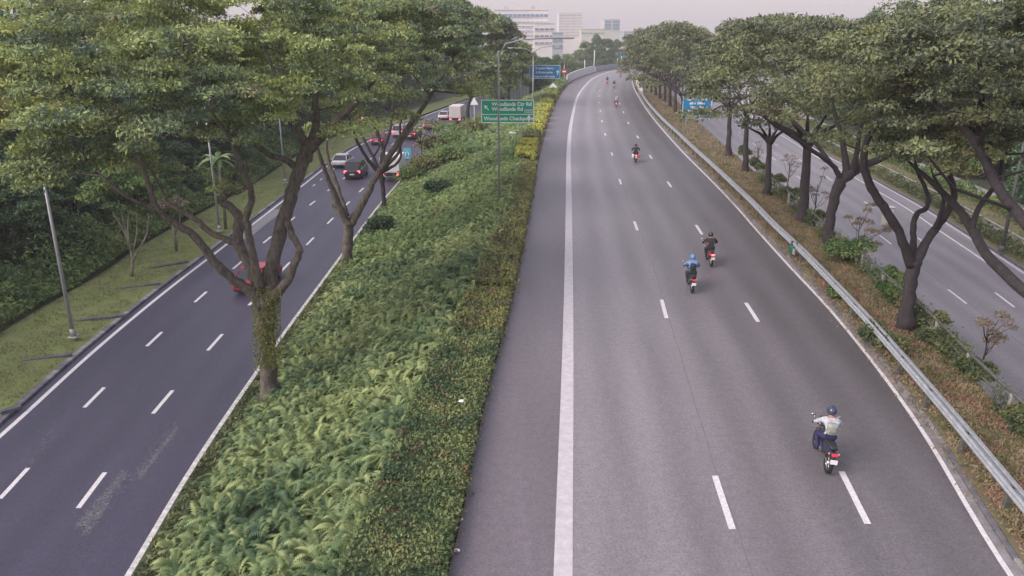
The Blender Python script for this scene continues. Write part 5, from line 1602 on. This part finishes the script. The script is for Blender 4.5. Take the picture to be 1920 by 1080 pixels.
g = G(748, 258, Z1); car((g[0], g[1] + 2, Z1), road_rz(fD1, g[1]), (0.55, 0.40, 0.50), 'pinkish van-like car seen through bare branches', TQ, H=1.8, suv=True)
g = G(771, 262, Z1); car((g[0], g[1] + 2, Z1), road_rz(fD2, g[1]), (0.12, 0.03, 0.05), 'dark maroon car just left of the rider in yellow', TQ, H=1.6, suv=True)
g = G(806, 243, Z1); car((g[0], g[1] + 2, Z1), road_rz(fD2, g[1]), (0.25, 0.06, 0.09), 'small red car beyond the rider in yellow', TQ)
g = G(857, 232, Z1); lorry((g[0], g[1] + 3, Z1), road_rz(fRE, 120), 'pinkish white lorry farthest up the side road', (0.62, 0.57, 0.59), H=3.0)
g = G(833, 225, Z1); car((g[0], g[1] + 2, Z1), road_rz(fD2, 130), (0.60, 0.55, 0.58), 'pale far car left of the farthest lorry', TQ)
g = G(690, 228, Z1); car((g[0], g[1] + 2, Z1), road_rz(fLE, 130), (0.70, 0.68, 0.70), 'white far car at the outer side of the bend', TQ)


# ------------------------------------------------------------------ motorcycles and riders
def motorcycle(loc, rz, col, label, group, box=False, panniers=False, scooter=True, lit=True, lean=0.0):
    root = empty('motorcycle', loc, rz); root.rotation_euler = (0, lean, rz)
    tag(root, label, 'motorcycle', group)
    pm = mat('motorcycle paint', col, .35, .1, coat=.5)
    r = .30
    for yy, nm in ((-.64, 'rear'), (.64, 'front')):
        m = MB(); m.torus((0, 0, 0), r - .05, .052, n=22, m=8); o = m.build('wheel', M['rubber'], root, (0, yy, r))
        m = MB(); m.torus((0, 0, 0), r - .10, .016, n=18, m=5); m.tube([(-.05, 0, 0), (.05, 0, 0)], .055, 10)
        for k in range(6):
            t = k * math.pi / 3; m.tube([(0, 0, 0), (0, math.cos(t) * (r - .09), math.sin(t) * (r - .09))], .011, 4)
        m.build('rim', M['chrome'], o)
    m = MB()
    for s in (-1, 1): m.tube([(s * .075, .64, r), (s * .075, .52, .62), (s * .06, .44, .92)], [.026, .03, .028], 8)
    m.box((0, .46, .86), (.2, .06, .04)); m.build('fork', M['engine'], root)
    m = MB(); m.loft([[(x * .9, y, z) for x, y, z in ring(.92, .045, .50, .54, .015)], ring(.72, .06, .62, .66, .02), ring(.52, .055, .60, .64, .02)], smooth=False); m.build('mudguard', pm, root)
    m = MB(); m.loft([ring(-.95, .04, .60, .66, .02), ring(-.70, .09, .56, .74, .03), ring(-.35, .12, .50, .78, .04), ring(-.05, .11, .46, .72, .04), ring(.12, .08, .50, .66, .03)]); m.build('body', pm, root)
    m = MB(); m.ball((0, .14, .80), (.135, .24, .13), 12, 8); m.build('fuel_tank', pm, root)
    m = MB(); m.loft([ring(-.80, .09, .78, .85, .03), ring(-.50, .135, .77, .86, .04), ring(-.20, .13, .76, .83, .035), ring(-.02, .08, .77, .83, .03)]); m.build('seat', M['plastic_black'], root)
    m = MB(); m.box((0, .08, .42), (.24, .36, .30), ch=.04); m.tube([(-.13, .02, .36), (.13, .02, .36)], .09, 12)
    for k in range(4): m.box((0, .14, .50 + k * .035), (.22, .22, .012))
    m.build('engine', M['engine'], root)
    m = MB(); m.tube([(.08, .2, .34), (.12, .0, .24), (.14, -.3, .27), (.15, -.78, .38)], [.022, .03, .042, .046], 10); m.build('exhaust', M['chrome'], root)
    m = MB()
    for s in (-1, 1): m.tube([(s * .05, -.64, r), (s * .05, -.1, .42)], .022, 6)
    m.build('swingarm', M['engine'], root)
    m = MB(); m.tube([(-.36, .30, 1.0), (-.22, .38, 1.0), (0, .42, .95), (.22, .38, 1.0), (.36, .30, 1.0)], .014, 8); m.build('handlebar', M['plastic_black'], root)
    for s in (-1, 1):
        m = MB(); m.tube([(s * .24, .38, 1.0), (s * .33, .42, 1.17)], .008, 5); m.ball((s * .35, .42, 1.19), (.065, .018, .042), 8, 6); m.build('mirror', M['chrome'], root)
        m = MB(); m.tube([(s * .10, .0, .30), (s * .22, .0, .30)], .016, 6); m.build('footrest', M['engine'], root)
        m = MB(); m.ball((s * .13, -.86, .70), .03, 6, 5); m.build('indicator', mat('amber lens', (.7, .28, .02), .3), root)
    m = MB(); m.ball((0, .56, .90), (.10, .08, .10), 10, 7); m.build('headlight', M['head'], root)
    m = MB(); m.loft([[(-.13, .60, .82), (.13, .60, .82), (.15, .50, 1.0), (-.15, .50, 1.0)], [(-.10, .58, 1.12), (.10, .58, 1.12), (.10, .46, 1.13), (-.10, .46, 1.13)]], smooth=False); m.build('windshield', pm, root)
    m = MB(); m.box((0, -.93, .70), (.15, .05, .075), ch=.015); m.build('tail_light', M['tail'] if lit else M['tail_faint'], root)
    m = MB(); m.box((0, -.99, .52), (.19, .012, .13)); m.build('number_plate', M['plate'], root)
    m = MB(); m.loft([ring(-.98, .05, .44, .47, .01), ring(-.88, .06, .60, .63, .01)], smooth=False); m.build('rear_guard', M['plastic_black'], root)
    if box:
        m = MB(); m.box((0, -.82, 1.05), (.40, .36, .32), ch=.05); bo = m.build('top_box', M['plastic_black'], root)
        m = MB(); m.box((0, -1.01, 1.0), (.26, .02, .06)); m.build('reflector', M['tail_faint'], bo)
    if panniers:
        for s, mt in ((-1, M['plate']), (1, mat('faded red case', (.45, .16, .15), .5))):
            m = MB(); m.box((s * .28, -.62, .62), (.2, .42, .34), ch=.05); m.build('pannier', mt, root)
    return root


def rider_body(name, bulk=1.0, pillion=False):
    """seated rider grown from a joint skeleton; returns one continuous mesh"""
    J = {'pelvis': (0, -.28, .90, .145 * bulk), 'waist': (0, -.22, 1.04, .140 * bulk), 'chest': (0, -.09, 1.23, .170 * bulk), 'neckb': (0, .0, 1.36, .085), 'neck': (0, .05, 1.42, .06), 'head': (0, .09, 1.50, .085), 'crown': (0, .10, 1.58, .07)}
    for s, t in ((-1, 'l'), (1, 'r')):
        J['sh' + t] = (s * .195, -.03, 1.31, .078 * bulk); J['el' + t] = (s * .35, .12, 1.12, .058 * bulk); J['fa' + t] = (s * .33, .20, 1.09, .046); J['wr' + t] = (s * .325, .275, 1.035, .032); J['hd' + t] = (s * .32, .31, 1.02, .034)
        J['hp' + t] = (s * .11, -.22, .87, .115 * bulk); J['kn' + t] = (s * .21, .17, .76, .075 * bulk); J['cf' + t] = (s * .19, .09, .55, .066 * bulk); J['an' + t] = (s * .17, .0, .37, .046); J['ft' + t] = (s * .18, .10, .325, .040); J['to' + t] = (s * .185, .19, .31, .030)
    names = list(J)
    E_ = [('pelvis', 'waist'), ('waist', 'chest'), ('chest', 'neckb'), ('neckb', 'neck'), ('neck', 'head'), ('head', 'crown')]
    for t in 'lr': E_ += [('chest', 'sh' + t), ('sh' + t, 'el' + t), ('el' + t, 'fa' + t), ('fa' + t, 'wr' + t), ('wr' + t, 'hd' + t), ('pelvis', 'hp' + t), ('hp' + t, 'kn' + t), ('kn' + t, 'cf' + t), ('cf' + t, 'an' + t), ('an' + t, 'ft' + t), ('ft' + t, 'to' + t)]
    me = bpy.data.meshes.new(name)
    me.from_pydata([J[k][:3] for k in names], [(names.index(a), names.index(b)) for a, b in E_], [])
    o = bpy.data.objects.new(name, me); C.objects.link(o)
    md = o.modifiers.new('Skin', 'SKIN')
    sv_ = me.skin_vertices[0].data if me.skin_vertices else None
    if sv_ is None:
        bpy.context.view_layer.objects.active = o
    for i, k in enumerate(names):
        r_ = J[k][3]
        me.skin_vertices[0].data[i].radius = (r_, r_ * (0.78 if k in ('chest', 'waist') else 1))
    me.skin_vertices[0].data[0].use_root = True
    o.modifiers.new('Subsurf', 'SUBSURF').levels = 2
    bpy.context.view_layer.update()
    dg = bpy.context.evaluated_depsgraph_get()
    ev = bpy.data.meshes.new_from_object(o.evaluated_get(dg))
    bpy.data.objects.remove(o)
    # regions: 0 jacket 1 trousers 2 shoes 3 gloves 4 skin
    mi = []
    for p_ in ev.polygons:
        c = p_.center
        if c.z > 1.385 and abs(c.x) < .12: k = 4
        elif abs(c.x) > .27 and c.y > .265 and c.z > .95: k = 3
        elif c.z < .40: k = 2
        elif c.z < .985 and not (abs(c.x) > .26 and c.y > .0 and c.z > .95): k = 1
        else: k = 0
        mi.append(k)
    ev.polygons.foreach_set('material_index', mi)
    ev.polygons.foreach_set('use_smooth', [True] * len(mi))
    ev.materials.clear()
    for _ in range(5): ev.materials.append(None)
    ev.polygons.foreach_set('material_index', mi)
    return ev


BODY = rider_body('body')
hm = MB()          # gloved hands: four curled fingers and a thumb round each grip
for s in (-1, 1):
    for k in range(4):
        x = s * (.292 + k * .021); y0 = .318 - k * .003; l = (.9, 1.05, 1.0, .8)[k]
        hm.tube([(x, y0 - .02, 1.035), (x, y0 + .018, 1.032), (x, y0 + .034 * l, 1.006), (x, y0 + .018, .980 - .004 * l), (x, y0 - .006, .982)], [.0115, .0115, .0105, .0095, .008], 6)
    hm.tube([(s * .285, .295, 1.02), (s * .272, .302, .995), (s * .280, .318, .982)], [.013, .0115, .009], 6)
    hm.ball((s * .322, .30, 1.022), (.045, .034, .022), 8, 6)
hm.cur = 0
HANDS = hm.build('hands', M['plastic_black']); HM = HANDS.data; bpy.data.objects.remove(HANDS)


def cloth(name, c): return mat(name, c, .85, var=.22, scale=9, bump=.5, bscale=14)


def rider(loc, rz, jacket, trousers, helmet, label, group, pack=None, lean=0.0, vest=None):
    root = empty('person', loc, rz); root.rotation_euler = (0, lean, rz); tag(root, label, 'person', group)
    b = bpy.data.objects.new('body', BODY); C.objects.link(b); b.parent = root
    for i, mt in enumerate((cloth('jacket cloth', jacket), cloth('trouser cloth', trousers), M['plastic_black'], M['plastic_black'], M['skin'])):
        b.material_slots[i].link = 'OBJECT'; b.material_slots[i].material = mt
    h_ = bpy.data.objects.new('hands', HM); C.objects.link(h_); h_.parent = root
    m = MB(); m.ball((0, .095, 1.535), (.135, .165, .145), 14, 10); m.ball((0, .18, 1.47), (.10, .09, .07), 10, 6)
    he = m.build('helmet', mat('helmet shell', helmet, .25, coat=.6), root)
    m = MB(); m.ball((0, .175, 1.545), (.112, .10, .075), 12, 8); m.build('visor', M['glass_dark'], he)
    m = MB(); m.loft([ring(-.30, .14, 1.00, 1.06, .02), ring(-.33, .18, 1.02, 1.30, .03), ring(-.25, .16, 1.28, 1.38, .03)] if False else [ring(-.36, .10, 1.00, 1.26, .05), ring(-.29, .145, .97, 1.31, .06), ring(-.19, .13, .99, 1.30, .05)])
    if pack: m.build('backpack', cloth('pack cloth', pack), root)
    if vest:
        m = MB(); m.ball((0, -.12, 1.18), (.215, .165, .20), 14, 9); m.build('vest', mat('high visibility vest', vest, .7), root)
    return root


MG = 'motorcycles on the expressway'; RG = 'motorcyclists on the expressway'


def pair(px_, py_, bc, bl, jac, tro, hel, rl, box=False, pan=False, pack=None, lean=0.0, f=fA, z=0.0, up=0.55, lit=True, vest=None, drz=0.0, mg=MG, rg_=RG):
    g = G(px_, py_, z)           # rear wheel contact
    rz = road_rz(f, g[1]) + drz
    x, y = g[0] - math.sin(rz) * .64, g[1] + math.cos(rz) * .60 + .02
    motorcycle((x, y, z + .008), rz, bc, bl, mg, box, pan, lit=lit, lean=lean)
    rider((x, y, z + .008), rz, jac, tro, hel, rl, rg_, pack, lean, vest)
    for o in list(C.objects)[-400:]:
        if o.parent is None and o.get('label') in (bl, rl): o.scale = (.95, .95, .93)


pair(1549, 886, (.03, .03, .07), 'dark motorcycle nearest the camera', (.40, .41, .46), (.035, .033, .10), (.04, .05, .10), 'rider in a white jacket and dark trousers nearest the camera', f=fB, lean=0.10, lit=False, pack=(.28, .29, .26))
pair(1297, 549, (.03, .03, .04), 'black motorcycle under the rider in blue', (.13, .26, .50), (.04, .05, .06), (.10, .25, .48), 'rider in a light blue jacket and blue helmet', f=fA, lean=0.03, pan=False, lit=False, pack=(.03, .04, .05))
pair(1333, 500, (.35, .02, .05), 'motorcycle with a red tail right of the blue rider', (.035, .03, .035), (.03, .03, .04), (.03, .03, .035), 'rider all in black beside the lane dash', f=fB, lean=0.0, lit=True)
pair(1192, 305, (.30, .28, .30), 'motorcycle with side cases alone in the middle lane', (.035, .03, .035), (.04, .035, .05), (.02, .02, .025), 'rider in black on the motorcycle with side cases', f=fA, pan=True, box=False)
pair(1155, 201, (.04, .04, .05), 'far motorcycle between hedge rows and barrier, second group', (.30, .29, .30), (.04, .04, .05), (.5, .5, .52), 'far rider with a pale back and helmet', f=fA)
pair(1151, 165, (.05, .05, .05), 'distant motorcycle, lower one of the three far groups', (.05, .05, .06), (.04, .04, .05), (.05, .05, .05), 'distant dark rider right of the lone left one', f=fA)
pair(1138, 157, (.05, .04, .05), 'distant motorcycle closest to the left edge line', (.05, .04, .05), (.04, .04, .05), (.08, .05, .05), 'distant dark rider closest to the left edge line', f=fL)
pair(1163, 144, (.30, .08, .05), 'distant reddish motorcycle near the bend', (.40, .14, .10), (.05, .04, .05), (.3, .08, .06), 'distant rider in a reddish top near the bend', f=fA)
pair(1179, 142, (.04, .04, .05), 'distant motorcycle nearest the inside of the bend', (.06, .06, .08), (.04, .04, .05), (.05, .05, .05), 'distant rider nearest the inside of the bend', f=fB)
pair(787, 255, (.04, .04, .04), 'motorcycle between the queueing cars on the side road', (.40, .38, .10), (.05, .05, .05), (.05, .05, .05), 'rider in a bright yellow vest among the queueing cars', f=fD2, z=Z1, vest=(.62, .62, .12), mg='motorcycles on the side road', rg_='motorcyclists on the side road')

# ------------------------------------------------------------------ the air
hz = MB(); hz.box((0, 395, 15.0), (1500, 850, 43.0))
hv = bpy.data.materials.new('air'); hv.use_nodes = True
hn = hv.node_tree.nodes; hn.clear()
pv = hn.new('ShaderNodeVolumePrincipled'); pv.inputs['Color'].default_value = (0.88, 0.84, 0.90, 1); pv.inputs['Density'].default_value = 0.0006; pv.inputs['Anisotropy'].default_value = 0.2
ho = hn.new('ShaderNodeOutputMaterial'); hv.node_tree.links.new(pv.outputs[0], ho.inputs['Volume'])
hb = hz.build('haze', hv); hb['kind'] = 'stuff'
